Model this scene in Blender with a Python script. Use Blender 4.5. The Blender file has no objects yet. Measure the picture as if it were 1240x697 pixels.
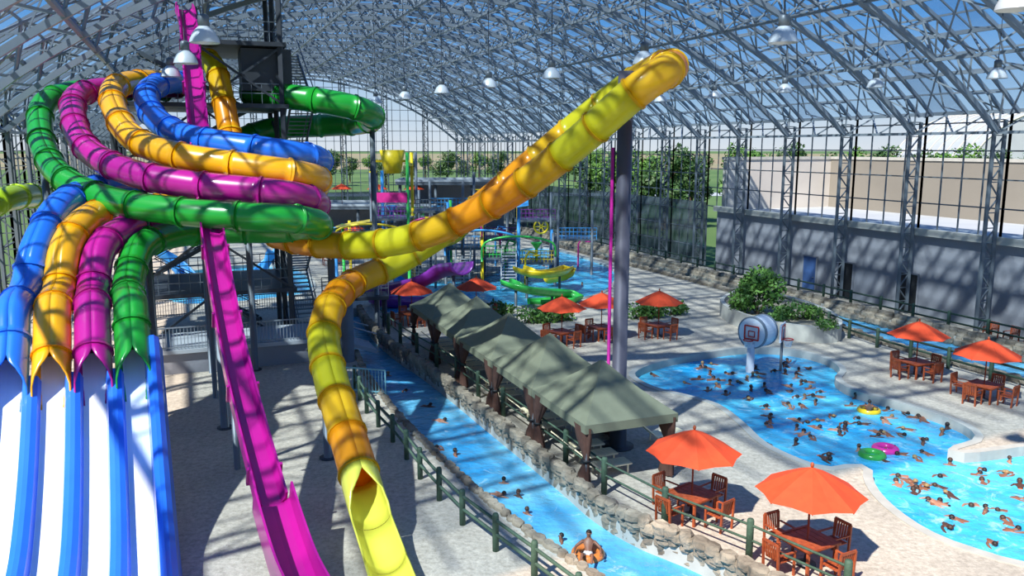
import bpy, bmesh, math, random
from math import sin, cos, pi, radians, sqrt
from mathutils import Vector, Matrix
R = random.Random(11)
SC = bpy.context.scene
COL = SC.collection
Z = Vector((0, 0, 1))
# ---------------------------------------------------------------- camera maths (pixel -> real place on a level plane)
F = 1000.0; H = 11.0; PT = math.atan(170/1000)
FW = Vector((0, cos(PT), -sin(PT))); UP = Vector((0, sin(PT), cos(PT)))
def ray(px, py): return Vector((px-620, 0, 0)) - UP*(py-348.5) + FW*F
def G(px, py, z=0.0):
    d = ray(px, py); t = (z-H)/d.z
    return Vector((d.x*t, d.y*t, z))
def P(px, py, Y):
    d = ray(px, py); t = Y/d.y
    return Vector((d.x*t, Y, H+d.z*t))
AX = Vector((-0.3665, 0.9304, 0)); BX = Vector((0.9304, 0.3665, 0))
def W(a, b, z=0.0): return AX*a + BX*b + Vector((0, 0, z))
YAW = math.atan2(0.3665, 0.9304)     # local x -> BX, local y -> AX
RW = Matrix.Rotation(YAW, 3, 'Z')
# ---------------------------------------------------------------- materials
def l1(x):
    x /= 255.0
    return x/12.92 if x <= .04045 else ((x+.055)/1.055)**2.4
def lin(c): return (l1(c[0]), l1(c[1]), l1(c[2]), 1)
def mat(name, c, rough=.5, metal=0, var=.12, scale=3, bump=0, coat=0, spec=.5, bscale=None, trans=0, c2=None, lo=.3, hi=.7, tl_mix=.5):
    m = bpy.data.materials.new(name); m.use_nodes = True
    nt = m.node_tree; b = nt.nodes['Principled BSDF']
    tc = nt.nodes.new('ShaderNodeTexCoord')
    nz = nt.nodes.new('ShaderNodeTexNoise'); nz.inputs['Scale'].default_value = scale; nz.inputs['Detail'].default_value = 5
    nt.links.new(tc.outputs['Object'], nz.inputs['Vector'])
    cr = nt.nodes.new('ShaderNodeValToRGB')
    L = lin(c); a0 = tuple(x*(1-var) for x in L[:3])+(1,); a1 = tuple(min(1, x*(1+var)) for x in L[:3])+(1,)
    if c2: a0, a1 = L, lin(c2)
    cr.color_ramp.elements[0].position = lo; cr.color_ramp.elements[1].position = hi
    cr.color_ramp.elements[0].color = a0; cr.color_ramp.elements[1].color = a1
    nt.links.new(nz.outputs['Fac'], cr.inputs['Fac']); nt.links.new(cr.outputs['Color'], b.inputs['Base Color'])
    b.inputs['Roughness'].default_value = rough; b.inputs['Metallic'].default_value = metal
    b.inputs['Specular IOR Level'].default_value = spec; b.inputs['Coat Weight'].default_value = coat
    b.inputs['Coat Roughness'].default_value = .08
    if bump:
        n2 = nt.nodes.new('ShaderNodeTexNoise'); n2.inputs['Scale'].default_value = bscale or scale*4; n2.inputs['Detail'].default_value = 4
        nt.links.new(tc.outputs['Object'], n2.inputs['Vector'])
        bp = nt.nodes.new('ShaderNodeBump'); bp.inputs['Strength'].default_value = bump; bp.inputs['Distance'].default_value = .1
        nt.links.new(n2.outputs['Fac'], bp.inputs['Height']); nt.links.new(bp.outputs['Normal'], b.inputs['Normal'])
    if trans:
        out = nt.nodes['Material Output']
        tl = nt.nodes.new('ShaderNodeBsdfTranslucent'); nt.links.new(cr.outputs['Color'], tl.inputs['Color'])
        tp = nt.nodes.new('ShaderNodeBsdfTransparent'); nt.links.new(cr.outputs['Color'], tp.inputs['Color'])
        m1 = nt.nodes.new('ShaderNodeMixShader'); m1.inputs[0].default_value = tl_mix
        nt.links.new(tl.outputs[0], m1.inputs[1]); nt.links.new(tp.outputs[0], m1.inputs[2])
        m2 = nt.nodes.new('ShaderNodeMixShader'); m2.inputs[0].default_value = trans
        nt.links.new(b.outputs[0], m2.inputs[1]); nt.links.new(m1.outputs[0], m2.inputs[2])
        nt.links.new(m2.outputs[0], out.inputs['Surface'])
    return m
def concrete(name, c, speck):
    m = mat(name, c, .88, var=.12, scale=.35, bump=.25, bscale=9); nt = m.node_tree; b = nt.nodes['Principled BSDF']
    src = b.inputs['Base Color'].links[0].from_socket
    tc = nt.nodes.new('ShaderNodeTexCoord'); v = nt.nodes.new('ShaderNodeTexNoise'); v.inputs['Scale'].default_value = 5; v.inputs['Detail'].default_value = 8; v.inputs['Roughness'].default_value = .8
    nt.links.new(tc.outputs['Object'], v.inputs['Vector']); r = nt.nodes.new('ShaderNodeValToRGB')
    r.color_ramp.elements[0].position = .36; r.color_ramp.elements[1].position = .62; r.color_ramp.elements[0].color = (speck, speck*.98, speck*.95, 1); r.color_ramp.elements[1].color = (1.0, 1.0, 1.0, 1)
    nt.links.new(v.outputs['Fac'], r.inputs['Fac']); x = nt.nodes.new('ShaderNodeMixRGB'); x.blend_type = 'MULTIPLY'; x.inputs[0].default_value = 1
    nt.links.new(src, x.inputs[1]); nt.links.new(r.outputs['Color'], x.inputs[2]); nt.links.new(x.outputs[0], b.inputs['Base Color']); return m
def glazing(name, tint, dif, fac, gl_mix=.35):
    m = bpy.data.materials.new(name); m.use_nodes = True; nt = m.node_tree; N = nt.nodes.new; K = nt.links.new
    out = nt.nodes['Material Output']; nt.nodes.remove(nt.nodes['Principled BSDF'])
    tp = N('ShaderNodeBsdfTransparent'); tp.inputs[0].default_value = tint
    gl = N('ShaderNodeBsdfGlossy'); gl.inputs['Roughness'].default_value = .12; gl.inputs[0].default_value = (.8, .88, .95, 1)
    df = N('ShaderNodeBsdfDiffuse'); df.inputs[0].default_value = dif
    tc = N('ShaderNodeTexCoord'); nz = N('ShaderNodeTexNoise'); nz.inputs['Scale'].default_value = .12; K(tc.outputs['Object'], nz.inputs['Vector'])
    mr = N('ShaderNodeMapRange'); mr.inputs['From Min'].default_value = .35; mr.inputs['From Max'].default_value = .65; mr.inputs['To Min'].default_value = fac*.6; mr.inputs['To Max'].default_value = min(.95, fac*1.35); K(nz.outputs['Fac'], mr.inputs['Value'])
    a = N('ShaderNodeMixShader'); a.inputs[0].default_value = gl_mix; K(df.outputs[0], a.inputs[1]); K(gl.outputs[0], a.inputs[2])
    b = N('ShaderNodeMixShader'); K(mr.outputs[0], b.inputs[0]); K(tp.outputs[0], b.inputs[1]); K(a.outputs[0], b.inputs[2]); K(b.outputs[0], out.inputs['Surface']); return m
def water(name, deep, light, foam, fs, fpos):
    m = bpy.data.materials.new(name); m.use_nodes = True
    nt = m.node_tree; b = nt.nodes['Principled BSDF']; N = nt.nodes.new; K = nt.links.new
    tc = N('ShaderNodeTexCoord')
    nz = N('ShaderNodeTexNoise'); nz.inputs['Scale'].default_value = .35; nz.inputs['Detail'].default_value = 6; K(tc.outputs['Object'], nz.inputs['Vector'])
    cr = N('ShaderNodeValToRGB'); cr.color_ramp.elements[0].position = .35; cr.color_ramp.elements[1].position = .68
    cr.color_ramp.elements[0].color = lin(deep); cr.color_ramp.elements[1].color = lin(light); K(nz.outputs['Fac'], cr.inputs['Fac'])
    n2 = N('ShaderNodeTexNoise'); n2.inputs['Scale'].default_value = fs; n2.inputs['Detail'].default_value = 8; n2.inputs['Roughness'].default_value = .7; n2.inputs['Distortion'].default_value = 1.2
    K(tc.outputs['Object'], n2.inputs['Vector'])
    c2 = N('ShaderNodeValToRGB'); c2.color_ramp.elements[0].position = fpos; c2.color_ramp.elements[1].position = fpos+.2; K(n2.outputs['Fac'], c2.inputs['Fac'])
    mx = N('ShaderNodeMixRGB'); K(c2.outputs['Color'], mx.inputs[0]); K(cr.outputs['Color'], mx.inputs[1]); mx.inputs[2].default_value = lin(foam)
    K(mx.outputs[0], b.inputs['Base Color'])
    b.inputs['Roughness'].default_value = .1; b.inputs['Specular IOR Level'].default_value = .35
    n3 = N('ShaderNodeTexNoise'); n3.inputs['Scale'].default_value = 2.2; n3.inputs['Detail'].default_value = 5; K(tc.outputs['Object'], n3.inputs['Vector'])
    bp = N('ShaderNodeBump'); bp.inputs['Strength'].default_value = .8; bp.inputs['Distance'].default_value = .16
    K(n3.outputs['Fac'], bp.inputs['Height']); K(bp.outputs['Normal'], b.inputs['Normal'])
    return m
M = dict(
    deck=concrete('concrete_deck', (201, 191, 176), .56),
    curb=mat('pool_curb', (180, 178, 170), .75, var=.1, scale=2),
    grass=mat('grass', (62, 94, 42), .95, c2=(92, 118, 62), scale=.03, bump=.2, bscale=.8),
    steel=mat('silver_steel', (138, 147, 157), .42, .3, var=.08, scale=1),
    steel2=mat('column_steel', (104, 113, 122), .5, .3, var=.08, scale=1),
    mast=mat('mast_paint', (88, 86, 98), .4, .3, var=.08, scale=1),
    dark=mat('dark_steel', (64, 68, 75), .5, .4, var=.15, scale=1),
    midsteel=mat('painted_steel', (104, 112, 120), .45, .3, var=.1, scale=1),
    wall=mat('grey_concrete', (134, 136, 144), .85, var=.08, scale=.3, bump=.15, bscale=5),
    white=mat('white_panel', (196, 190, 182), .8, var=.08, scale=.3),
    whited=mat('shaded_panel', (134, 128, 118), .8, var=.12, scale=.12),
    roofslab=mat('roof_slab', (168, 174, 180), .85, var=.06, scale=.3),
    blue=mat('blue_fiberglass', (36, 112, 226), .3, var=.08, scale=1, coat=.4),
    bluelane=mat('blue_lane', (40, 112, 228), .35, var=.06, scale=1, coat=.3),
    yellow=mat('golden_fiberglass', (246, 172, 8), .3, var=.08, scale=1, coat=.4),
    magenta=mat('magenta_fiberglass', (184, 22, 134), .3, var=.08, scale=1, coat=.4),
    green=mat('green_fiberglass', (32, 150, 46), .3, var=.08, scale=1, coat=.4),
    lime=mat('lime_translucent', (238, 232, 52), .3, var=.04, scale=.6, coat=.3, trans=.55, tl_mix=.45),
    amber=mat('amber_translucent', (248, 208, 40), .3, var=.04, scale=.6, coat=.3, trans=.5, tl_mix=.45),
    orange_t=mat('orange_translucent', (252, 176, 28), .3, var=.04, scale=.6, coat=.3, trans=.44, tl_mix=.42),
    lemon=mat('pale_lemon_fiberglass', (238, 230, 84), .3, var=.06, scale=1, coat=.4),
    chart=mat('yellow_green_fiberglass', (150, 190, 30), .3, var=.06, scale=1, coat=.4),
    lanewhite=mat('white_lane', (230, 235, 242), .3, var=.03, scale=.8, coat=.4),
    orange=mat('orange_canvas', (222, 74, 34), .8, var=.08, scale=4),
    canvas=mat('olive_canvas', (118, 121, 100), .85, var=.06, scale=3, bump=.06),
    curtain=mat('brown_curtain', (84, 56, 46), .9, var=.2, scale=6),
    wood=mat('red_wood', (176, 88, 48), .5, c2=(142, 62, 34), scale=7),
    post=mat('green_timber', (66, 90, 72), .7, var=.25, scale=5, bump=.2),
    rock=mat('rock', (100, 90, 78), .9, c2=(168, 156, 138), scale=1.3, bump=.7, bscale=6),
    cream=mat('cream_sling', (248, 234, 198), .7, var=.04, scale=6),
    leaf=mat('leaf', (40, 88, 30), .6, c2=(104, 144, 58), scale=1.2),
    leaf2=mat('leaf_dark', (30, 62, 28), .6, c2=(70, 104, 48), scale=.5),
    bark=mat('bark', (84, 66, 50), .9, var=.3, scale=6),
    lamp=mat('lamp_enamel', (200, 206, 212), .35, .2, var=.04),
    red=mat('red_paint', (210, 50, 40), .5), black=mat('black_paint', (26, 28, 32), .6),
    bluedoor=mat('blue_door', (58, 88, 138), .6), purple=mat('purple_fiberglass', (122, 44, 146), .3, coat=.4),
    teal=mat('pale_teal_rail', (120, 176, 190), .5), cyanp=mat('sky_blue_panel', (70, 158, 224), .4),
    yel=mat('bright_yellow', (238, 206, 30), .4), gpanel=mat('green_panel', (60, 186, 78), .35, coat=.4),
    pinkp=mat('pink_panel', (222, 50, 140), .4),
    net=mat('net_cord', (235, 235, 235), .8),
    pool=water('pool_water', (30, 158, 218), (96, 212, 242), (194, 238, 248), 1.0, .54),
    river=water('river_water', (50, 148, 206), (120, 200, 230), (208, 230, 240), 1.0, .58),
    roofglass=glazing('roof_glazing', (.70, .85, .97, 1), (.55, .66, .8, 1), .09),
    roofpanel=glazing('roof_panel', (.62, .78, .93, 1), (.5, .63, .78, 1), .34, .2),
    darkglass=glazing('dark_glazing', (.14, .19, .22, 1), (.14, .18, .2, 1), .55, .25),
)
SKIN = [mat('skin_light', (172, 122, 98), .5), mat('skin_tan', (136, 90, 68), .5), mat('skin_brown', (86, 56, 44), .5)]
HAIR = [mat('hair_dark', (36, 26, 22), .6), mat('hair_brown', (64, 44, 32), .6), mat('hair_blond', (150, 122, 80), .6)]
SKN = ['fair', 'tanned', 'brown-skinned']; HRN = ['dark-haired', 'brown-haired', 'blond']
SUITS = [('red', mat('suit_red', (186, 40, 44), .7)), ('navy', mat('suit_navy', (30, 40, 92), .7)), ('black', mat('suit_black', (28, 28, 32), .7)),
         ('green', mat('suit_green', (46, 120, 70), .7)), ('white', mat('suit_white', (226, 226, 226), .7)), ('orange', mat('suit_orange', (216, 110, 40), .7))]
# ---------------------------------------------------------------- mesh builder
ICO = {}
def ico_data(s):
    if s not in ICO:
        bm = bmesh.new(); bmesh.ops.create_icosphere(bm, subdivisions=s, radius=1); bm.verts.index_update()
        ICO[s] = ([v.co.copy() for v in bm.verts], [[v.index for v in f.verts] for f in bm.faces]); bm.free()
    return ICO[s]
def basis(d, up=Z):
    d = d.normalized()
    if abs(d.dot(up)) > .999: up = Vector((0, 1, 0))
    s = d.cross(up).normalized(); n = s.cross(d)
    return d, s, n
class MB:
    def __init__(s): s.v = []; s.f = []; s.sm = []
    def add(s, vs, fs, sm=False):
        o = len(s.v); s.v += [Vector(v) for v in vs]; s.f += [tuple(i+o for i in f) for f in fs]; s.sm += [sm]*len(fs); return s
    def box(s, c, d, rot=None):
        c = Vector(c); vs = []
        for x in (-.5, .5):
            for y in (-.5, .5):
                for z in (-.5, .5):
                    q = Vector((x*d[0], y*d[1], z*d[2]))
                    vs.append(c + (rot @ q if rot else q))
        return s.add(vs, [(0, 1, 3, 2), (4, 6, 7, 5), (0, 4, 5, 1), (2, 3, 7, 6), (0, 2, 6, 4), (1, 5, 7, 3)])
    def wbox(s, a0, a1, b0, b1, z0, z1):
        return s.box(W((a0+a1)/2, (b0+b1)/2, (z0+z1)/2), (abs(b1-b0), abs(a1-a0), z1-z0), RW)
    def bar(s, p0, p1, w, h=None):
        p0, p1 = Vector(p0), Vector(p1); d, a, n = basis(p1-p0); h = h or w; vs = []
        for p in (p0, p1):
            for x, y in ((-1, -1), (1, -1), (1, 1), (-1, 1)): vs.append(p+a*(x*w/2)+n*(y*h/2))
        return s.add(vs, [(0, 1, 2, 3), (4, 7, 6, 5), (0, 4, 5, 1), (1, 5, 6, 2), (2, 6, 7, 3), (3, 7, 4, 0)])
    def cyl(s, p0, p1, r0, r1=None, n=10, cap=True):
        p0, p1 = Vector(p0), Vector(p1); d, a, m = basis(p1-p0); r1 = r0 if r1 is None else r1; vs = []
        for p, r in ((p0, r0), (p1, r1)):
            for i in range(n): t = 2*pi*i/n; vs.append(p+a*(cos(t)*r)+m*(sin(t)*r))
        s.add(vs, [(i, (i+1) % n, n+(i+1) % n, n+i) for i in range(n)], True)
        if cap: s.f += [tuple(len(s.v)-2*n+i for i in range(n)), tuple(len(s.v)-n+i for i in range(n))]; s.sm += [False, False]
        return s
    def path(s, pts, r, n=8, closed=False):
        pts = [Vector(p) for p in pts]; m = len(pts); vs = []
        for i, p in enumerate(pts):
            d = (pts[(i+1) % m]-pts[i-1]) if closed else pts[min(i+1, m-1)]-pts[max(i-1, 0)]
            d, a, b = basis(d); rr = r[i] if isinstance(r, (list, tuple)) else r
            for k in range(n): t = 2*pi*k/n; vs.append(p+a*(cos(t)*rr)+b*(sin(t)*rr))
        fs = []
        for i in range(m if closed else m-1):
            j = (i+1) % m
            for k in range(n): fs.append((i*n+k, i*n+(k+1) % n, j*n+(k+1) % n, j*n+k))
        if not closed: fs += [tuple(range(n)), tuple((m-1)*n+k for k in range(n))]
        return s.add(vs, fs, True)
    def lathe(s, prof, c=(0, 0, 0), n=16, ax=None, sm=True):
        c = Vector(c); vs = []
        d, a, m = basis(ax) if ax else (Z, Vector((1, 0, 0)), Vector((0, 1, 0)))
        for r, z in prof:
            for i in range(n): t = 2*pi*i/n; vs.append(c+d*z+a*(r*cos(t))+m*(r*sin(t)))
        fs = []
        for j in range(len(prof)-1):
            for i in range(n): fs.append((j*n+i, j*n+(i+1) % n, (j+1)*n+(i+1) % n, (j+1)*n+i))
        return s.add(vs, fs, sm)
    def ico(s, c, sc, sub=1, j=0, sm=True, rot=0):
        V, Fc = ico_data(sub); c = Vector(c); rm = Matrix.Rotation(rot, 3, 'Z')
        if not hasattr(sc, '__len__'): sc = (sc, sc, sc)
        vs = []
        for v in V:
            k = 1+R.uniform(-j, j); vs.append(c+rm @ Vector((v.x*sc[0]*k, v.y*sc[1]*k, v.z*sc[2]*k)))
        return s.add(vs, Fc, sm)
    def stone(s, c, sc, rot):
        """angular stone: a squarish block with chipped, jittered corners"""
        c = Vector(c); rm = Matrix.Rotation(rot, 3, 'Z'); vs = []
        for z, k in ((-1, .88), (-.55, 1), (.55, .98), (1, .76)):
            for i in range(8):
                t = 2*pi*(i+.5)/8; q = R.uniform(.84, 1.1)
                x, y = cos(t), sin(t); n = max(abs(x), abs(y))**.7
                vs.append(c+rm @ Vector((x/n*sc[0]*k*q, y/n*sc[1]*k*q, (z+R.uniform(-.14, .14))*sc[2])))
        fs = [(j*8+i, j*8+(i+1) % 8, (j+1)*8+(i+1) % 8, (j+1)*8+i) for j in range(3) for i in range(8)]+[tuple(range(8)), tuple(24+i for i in range(8))]
        return s.add(vs, fs)
    def sweep(s, pts, r, cov=None, n=18, th=.05):
        """hollow slide shell; cov(i)= half angle covered from the bottom (pi = closed tube)"""
        m = len(pts); k = n+1; vs = []
        for i, p in enumerate(pts):
            d, a, u = basis(pts[min(i+1, m-1)]-pts[max(i-1, 0)])
            cv = cov[i] if cov else pi
            for rr in (r, r-th):
                for q in range(k):
                    t = -cv+2*cv*q/n; vs.append(p+a*(sin(t)*rr)-u*(cos(t)*rr))
        fs = []; K = 2*k
        for i in range(m-1):
            for q in range(n):
                fs.append((i*K+q, i*K+q+1, (i+1)*K+q+1, (i+1)*K+q))
                fs.append((i*K+k+q, (i+1)*K+k+q, (i+1)*K+k+q+1, i*K+k+q+1))
            fs.append((i*K, (i+1)*K, (i+1)*K+k, i*K+k)); fs.append((i*K+n, i*K+k+n, (i+1)*K+k+n, (i+1)*K+n))
        for i in (0, m-1):
            for q in range(n): fs.append((i*K+q, i*K+k+q, i*K+k+q+1, i*K+q+1))
        return s.add(vs, fs, True)
    def profile(s, pts, prof):
        m = len(pts); k = len(prof); vs = []
        for i, p in enumerate(pts):
            d, a, u = basis(pts[min(i+1, m-1)]-pts[max(i-1, 0)])
            for x, y in prof: vs.append(p+a*x+u*y)
        fs = []
        for i in range(m-1):
            for q in range(k): fs.append((i*k+q, i*k+(q+1) % k, (i+1)*k+(q+1) % k, (i+1)*k+q))
        fs += [tuple(range(k)), tuple((m-1)*k+q for q in range(k))]
        return s.add(vs, fs)
    def leaves(s, blobs, n, size):
        for c, rx, ry, rz in blobs:
            c = Vector(c)
            for _ in range(n):
                d = Vector((R.gauss(0, 1), R.gauss(0, 1), R.gauss(0, 1))).normalized(); k = R.uniform(.55, 1.05)
                p = c+Vector((d.x*rx*k, d.y*ry*k, d.z*rz*k))
                a = Vector((R.gauss(0, 1), R.gauss(0, 1), R.gauss(0, 1))).normalized(); b = a.cross(d+Vector((.01, .02, .03))).normalized(); z = size*R.uniform(.6, 1.3)
                s.add([p-a*z*.5, p+b*z*.28, p+a*z*.5, p-b*z*.28], [(0, 1, 2, 3)])
    def build(s, name, m, parent=None, label=None):
        o = Vector((0, 0, 0))
        if parent:
            rt = parent.parent or parent
            if rt.get('_w'): o = rt.location
        me = bpy.data.meshes.new(name); me.from_pydata([v-o for v in s.v], [], s.f)
        me.polygons.foreach_set('use_smooth', s.sm); me.materials.append(m); me.update()
        ob = bpy.data.objects.new(name, me); COL.objects.link(ob)
        if parent: ob.parent = parent
        if label: ob['label'] = label
        return ob
def tag(o, label, cat, group=None, kind=None):
    o['label'] = label; o['category'] = cat
    if group: o['group'] = group
    if kind: o['kind'] = kind
    return o
def E(name, label, cat, loc=(0, 0, 0), rz=0, group=None, world=True):
    o = bpy.data.objects.new(name, None); COL.objects.link(o); o.location = loc; o.rotation_euler = (0, 0, rz)
    o.empty_display_size = .2
    if world: o['_w'] = 1
    return tag(o, label, cat, group)
def struct(mb, name, m, label=None):
    o = mb.build(name, m); o['kind'] = 'structure'
    if label: o['label'] = label
    return o
def dup(root, loc, rz, label, group=None):
    r = root.copy(); COL.objects.link(r); r.location = loc; r.rotation_euler = (0, 0, rz); r['label'] = label
    if group: r['group'] = group
    for ch in root.children:
        c = ch.copy(); COL.objects.link(c); c.parent = r
        for g in ch.children:
            d = g.copy(); COL.objects.link(d); d.parent = c
    return r
class Maker:
    """first call uses the prototype, later calls copy it"""
    def __init__(s, fn): s.fn = fn; s.p = None
    def __call__(s, loc, rz, label, group=None):
        if s.p is None:
            s.p = s.fn(); o = s.p; o.location = loc; o.rotation_euler = (0, 0, rz); o['label'] = label
            if group: o['group'] = group
            return o
        return dup(s.p, loc, rz, label, group)
ORD = ['first', 'second', 'third', 'fourth', 'fifth', 'sixth', 'seventh', 'eighth', 'ninth', 'tenth', 'eleventh', 'twelfth', 'thirteenth', 'fourteenth',
       'fifteenth', 'sixteenth', 'seventeenth', 'eighteenth', 'nineteenth', 'twentieth', 'twenty-first', 'twenty-second', 'twenty-third', 'twenty-fourth', 'twenty-fifth', 'twenty-sixth',
       'twenty-seventh', 'twenty-eighth', 'twenty-ninth', 'thirtieth', 'thirty-first', 'thirty-second']
def cr(pts, step=.4, closed=False):
    pts = [Vector(p) for p in pts]; n = len(pts); fine = []
    for i in range(n if closed else n-1):
        g = (lambda k: pts[k % n]) if closed else (lambda k: pts[max(0, min(n-1, k))])
        p0, p1, p2, p3 = g(i-1), g(i), g(i+1), g(i+2)
        for k in range(16):
            t = k/16; fine.append(.5*((2*p1)+(p2-p0)*t+(2*p0-5*p1+4*p2-p3)*t*t+(3*p1-p0-3*p2+p3)*t**3))
    fine.append(pts[0] if closed else pts[-1])
    L = [0]
    for i in range(1, len(fine)): L.append(L[-1]+(fine[i]-fine[i-1]).length)
    m = max(2, int(L[-1]/step)); out = []; j = 0
    for k in range(m+1):
        d = L[-1]*k/m
        while j < len(L)-2 and L[j+1] < d: j += 1
        t = (d-L[j])/max(1e-6, L[j+1]-L[j]); out.append(fine[j].lerp(fine[j+1], t))
    if closed: out.pop()
    return out
def fillmesh(loops, name, m, z=None):
    bm = bmesh.new()
    es = []
    for lp in loops:
        vs = [bm.verts.new((p.x, p.y, p.z if z is None else z)) for p in lp]
        for i in range(len(vs)): es.append(bm.edges.new((vs[i], vs[(i+1) % len(vs)])))
    bmesh.ops.triangle_fill(bm, use_beauty=True, use_dissolve=False, edges=es, normal=(0, 0, 1))
    for f in bm.faces:
        if f.normal.z < 0: f.normal_flip()
    me = bpy.data.meshes.new(name); bm.to_mesh(me); bm.free(); me.materials.append(m)
    o = bpy.data.objects.new(name, me); COL.objects.link(o); return o
# ---------------------------------------------------------------- ground, pools, river
px = lambda L: [G(x, y) for x, y in L]
LB = [(418, 374), (424, 400), (434, 440), (470, 492), (520, 545), (585, 605), (650, 655), (720, 700), (775, 735)]
RB = [(434, 372), (447, 394), (475, 420), (520, 450), (600, 512), (680, 575), (717, 606), (770, 637), (838, 664), (911, 699), (1000, 742)]
lb = cr(px(LB), .7); rb = cr(px(RB), .7)
river_loop = lb + rb[::-1]
pool_px = [(768, 452), (800, 438), (850, 428), (905, 421), (960, 424), (1000, 434), (1018, 447), (1012, 459), (1035, 473), (1080, 485), (1130, 500), (1165, 514), (1181, 526), (1177, 534),
           (1156, 540), (1150, 546), (1172, 549), (1210, 545), (1260, 540), (1330, 552), (1420, 620), (1420, 700), (1255, 684), (1190, 668), (1134, 648), (1094, 624), (1068, 601), (1056, 582), (1054, 568),
           (1034, 562), (1000, 566), (960, 553), (925, 535), (900, 512), (870, 490), (830, 478), (790, 468)]
pool_loop = cr(px(pool_px), .6, True)
act_px = [(455, 372), (462, 352), (500, 343), (545, 338), (600, 330), (620, 306), (660, 300), (720, 316), (745, 330), (735, 350), (700, 362), (650, 368), (610, 372), (580, 362), (540, 366), (500, 372), (478, 380)]
act_loop = cr(px(act_px), 1.0, True)
back_loop = cr(px([(192, 338), (250, 326), (330, 320), (366, 328), (376, 352), (320, 362), (250, 368), (205, 364)]), 1.2, True)
ro = [W(a, 41.9) for a in range(18, 112, 3)]
ri = cr([W(18, 36.4), W(30, 36.2), W(37, 36.6), W(43, 38.2), W(55, 38.8), W(75, 38.6), W(95, 38.7), W(109.5, 38.6)], 2.0)
river2_loop = ro + ri[::-1]
A0, A1, B0, B1 = -14, 137, -10, 45
bld = [W(A0, B0), W(A0, B1), W(A1, B1), W(A1, B0)]
fl = fillmesh([bld, river_loop, pool_loop, act_loop, back_loop, river2_loop], 'floor', M['deck'], 0.0); fl['kind'] = 'structure'
big = [Vector((-1500, -300, 0)), Vector((1500, -300, 0)), Vector((1500, 2600, 0)), Vector((-1500, 2600, 0))]
gr = fillmesh([big, bld], 'lawn', M['grass'], -.03); gr['kind'] = 'structure'; gr['label'] = 'green lawn and fields outside the glass walls'
ti = 0
def pool(loop, z, m, name, label, lip=.28, lh=.06):
    global ti
    o = fillmesh([loop], name, m, z); tag(o, label, 'water', kind='stuff')
    ti += 1; mb = MB(); n = len(loop); ar = sum(loop[i].x*loop[(i+1) % n].y-loop[(i+1) % n].x*loop[i].y for i in range(n)); sg = 1 if ar > 0 else -1
    ring = []
    for i in range(n):
        d = (loop[(i+1) % n]-loop[i-1]).normalized(); nr = Vector((d.y, -d.x, 0))*sg; ring.append(nr)
    vs = []
    for p, nr in zip(loop, ring):
        for off, h in ((lip, -.02), (lip, lh), (-.04, lh), (-.04, -1.2)): q = p+nr*off; q.z = h; vs.append(q)
    fs = []
    for i in range(n):
        j = (i+1) % n
        for k in range(3): fs.append((i*4+k, j*4+k, j*4+k+1, i*4+k+1))
    mb.add(vs, fs); struct(mb, 'trim_%d' % ti, M['curb'], 'pale concrete curb round the '+label.split(' water')[0])
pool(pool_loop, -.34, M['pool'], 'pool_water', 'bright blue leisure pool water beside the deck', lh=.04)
pool(river_loop, -.62, M['river'], 'river_water', 'blue lazy river water with white foam', .1, .01)
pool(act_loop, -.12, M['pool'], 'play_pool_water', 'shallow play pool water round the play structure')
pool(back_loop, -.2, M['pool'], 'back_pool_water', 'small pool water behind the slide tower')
pool(river2_loop, -.5, M['river'], 'far_river_water', 'narrow river water along the grey wall', .1, .01)
# rock edgings
def rocks(line, label, rows, sz, out):
    mb = MB()
    for zz, off in rows:
        pts = cr(line, sz*1.45)
        for i, p in enumerate(pts):
            d = (pts[min(i+1, len(pts)-1)]-pts[max(i-1, 0)]).normalized(); nr = Vector((d.y, -d.x, 0))*out
            k = R.uniform(.75, 1.3)
            mb.stone(p+nr*(off+R.uniform(-.03, .03))+d*R.uniform(-.1, .1)+Vector((0, 0, zz+R.uniform(-.03, .03))), (sz*.85*k, sz*.65, sz*.48*R.uniform(.85, 1.2)), math.atan2(d.y, d.x)+R.uniform(-.15, .15))
    return tag(mb.build('rock_edging', M['rock']), label, 'rocks')
rocks(rb[2:], 'tall stacked rock edging on the cabana side of the lazy river', [(-.62, -.2), (-.42, -.17), (-.22, -.12), (-.02, -.06), (.17, .02), (.32, .08)], .32, 1)
rocks(lb[18:], 'low rock edging on the slide side of the lazy river', [(-.42, .12), (-.16, .04), (.02, -.1)], .26, 1)
rocks(ri[1:-1], 'rock edging on the pool side of the far narrow river', [(-.2, -.1), (.08, .1)], .42, 1)
rocks(ro[1:-1], 'rock edging under the fence along the grey wall', [(-.3, -.1), (.0, .1), (.25, .3)], .42, 1)
# fences
def fence(line, label, gap, hts, rails, r=.09, rm='post', rr=.05):
    pts = cr(line, gap); e = E('post_and_rail_fence', label, 'fence', pts[0])
    for i, p in enumerate(pts):
        MB().lathe([(0, -.15), (r, -.15), (r, hts-.06), (r*.8, hts), (0, hts+.01)], p, 10).build('post', M['post'], e)
        if i:
            for z in rails:
                MB().cyl(pts[i-1]+Vector((0, 0, z)), p+Vector((0, 0, z)), rr, n=6).build('rail', M[rm], e)
fence(px([(430, 470), (445, 501), (483, 543), (507, 577), (530, 603), (557, 632), (592, 660), (645, 701), (700, 745)]), 'dark green timber fence on the slide side of the lazy river', 1.9, 1.1, (.9, .5))
fence([p+BX*.6 for p in cr(px(RB[1:]), 1)], 'dark green timber fence along the rock edging beside the cabanas', 2.7, 1.25, (1.08, .66), .1, 'post', .035)
fence([W(a, 42.7) for a in range(20, 112, 4)], 'long timber fence in front of the grey wall and far glass', 2.6, 1.25, (1.1, .6), .1, rr=.06)
fence([p-BX*.9 for p in ri[1:16]], 'timber fence between the far narrow river and the pool deck', 2.2, 1.1, (.95, .5), .1, rr=.06)
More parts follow.
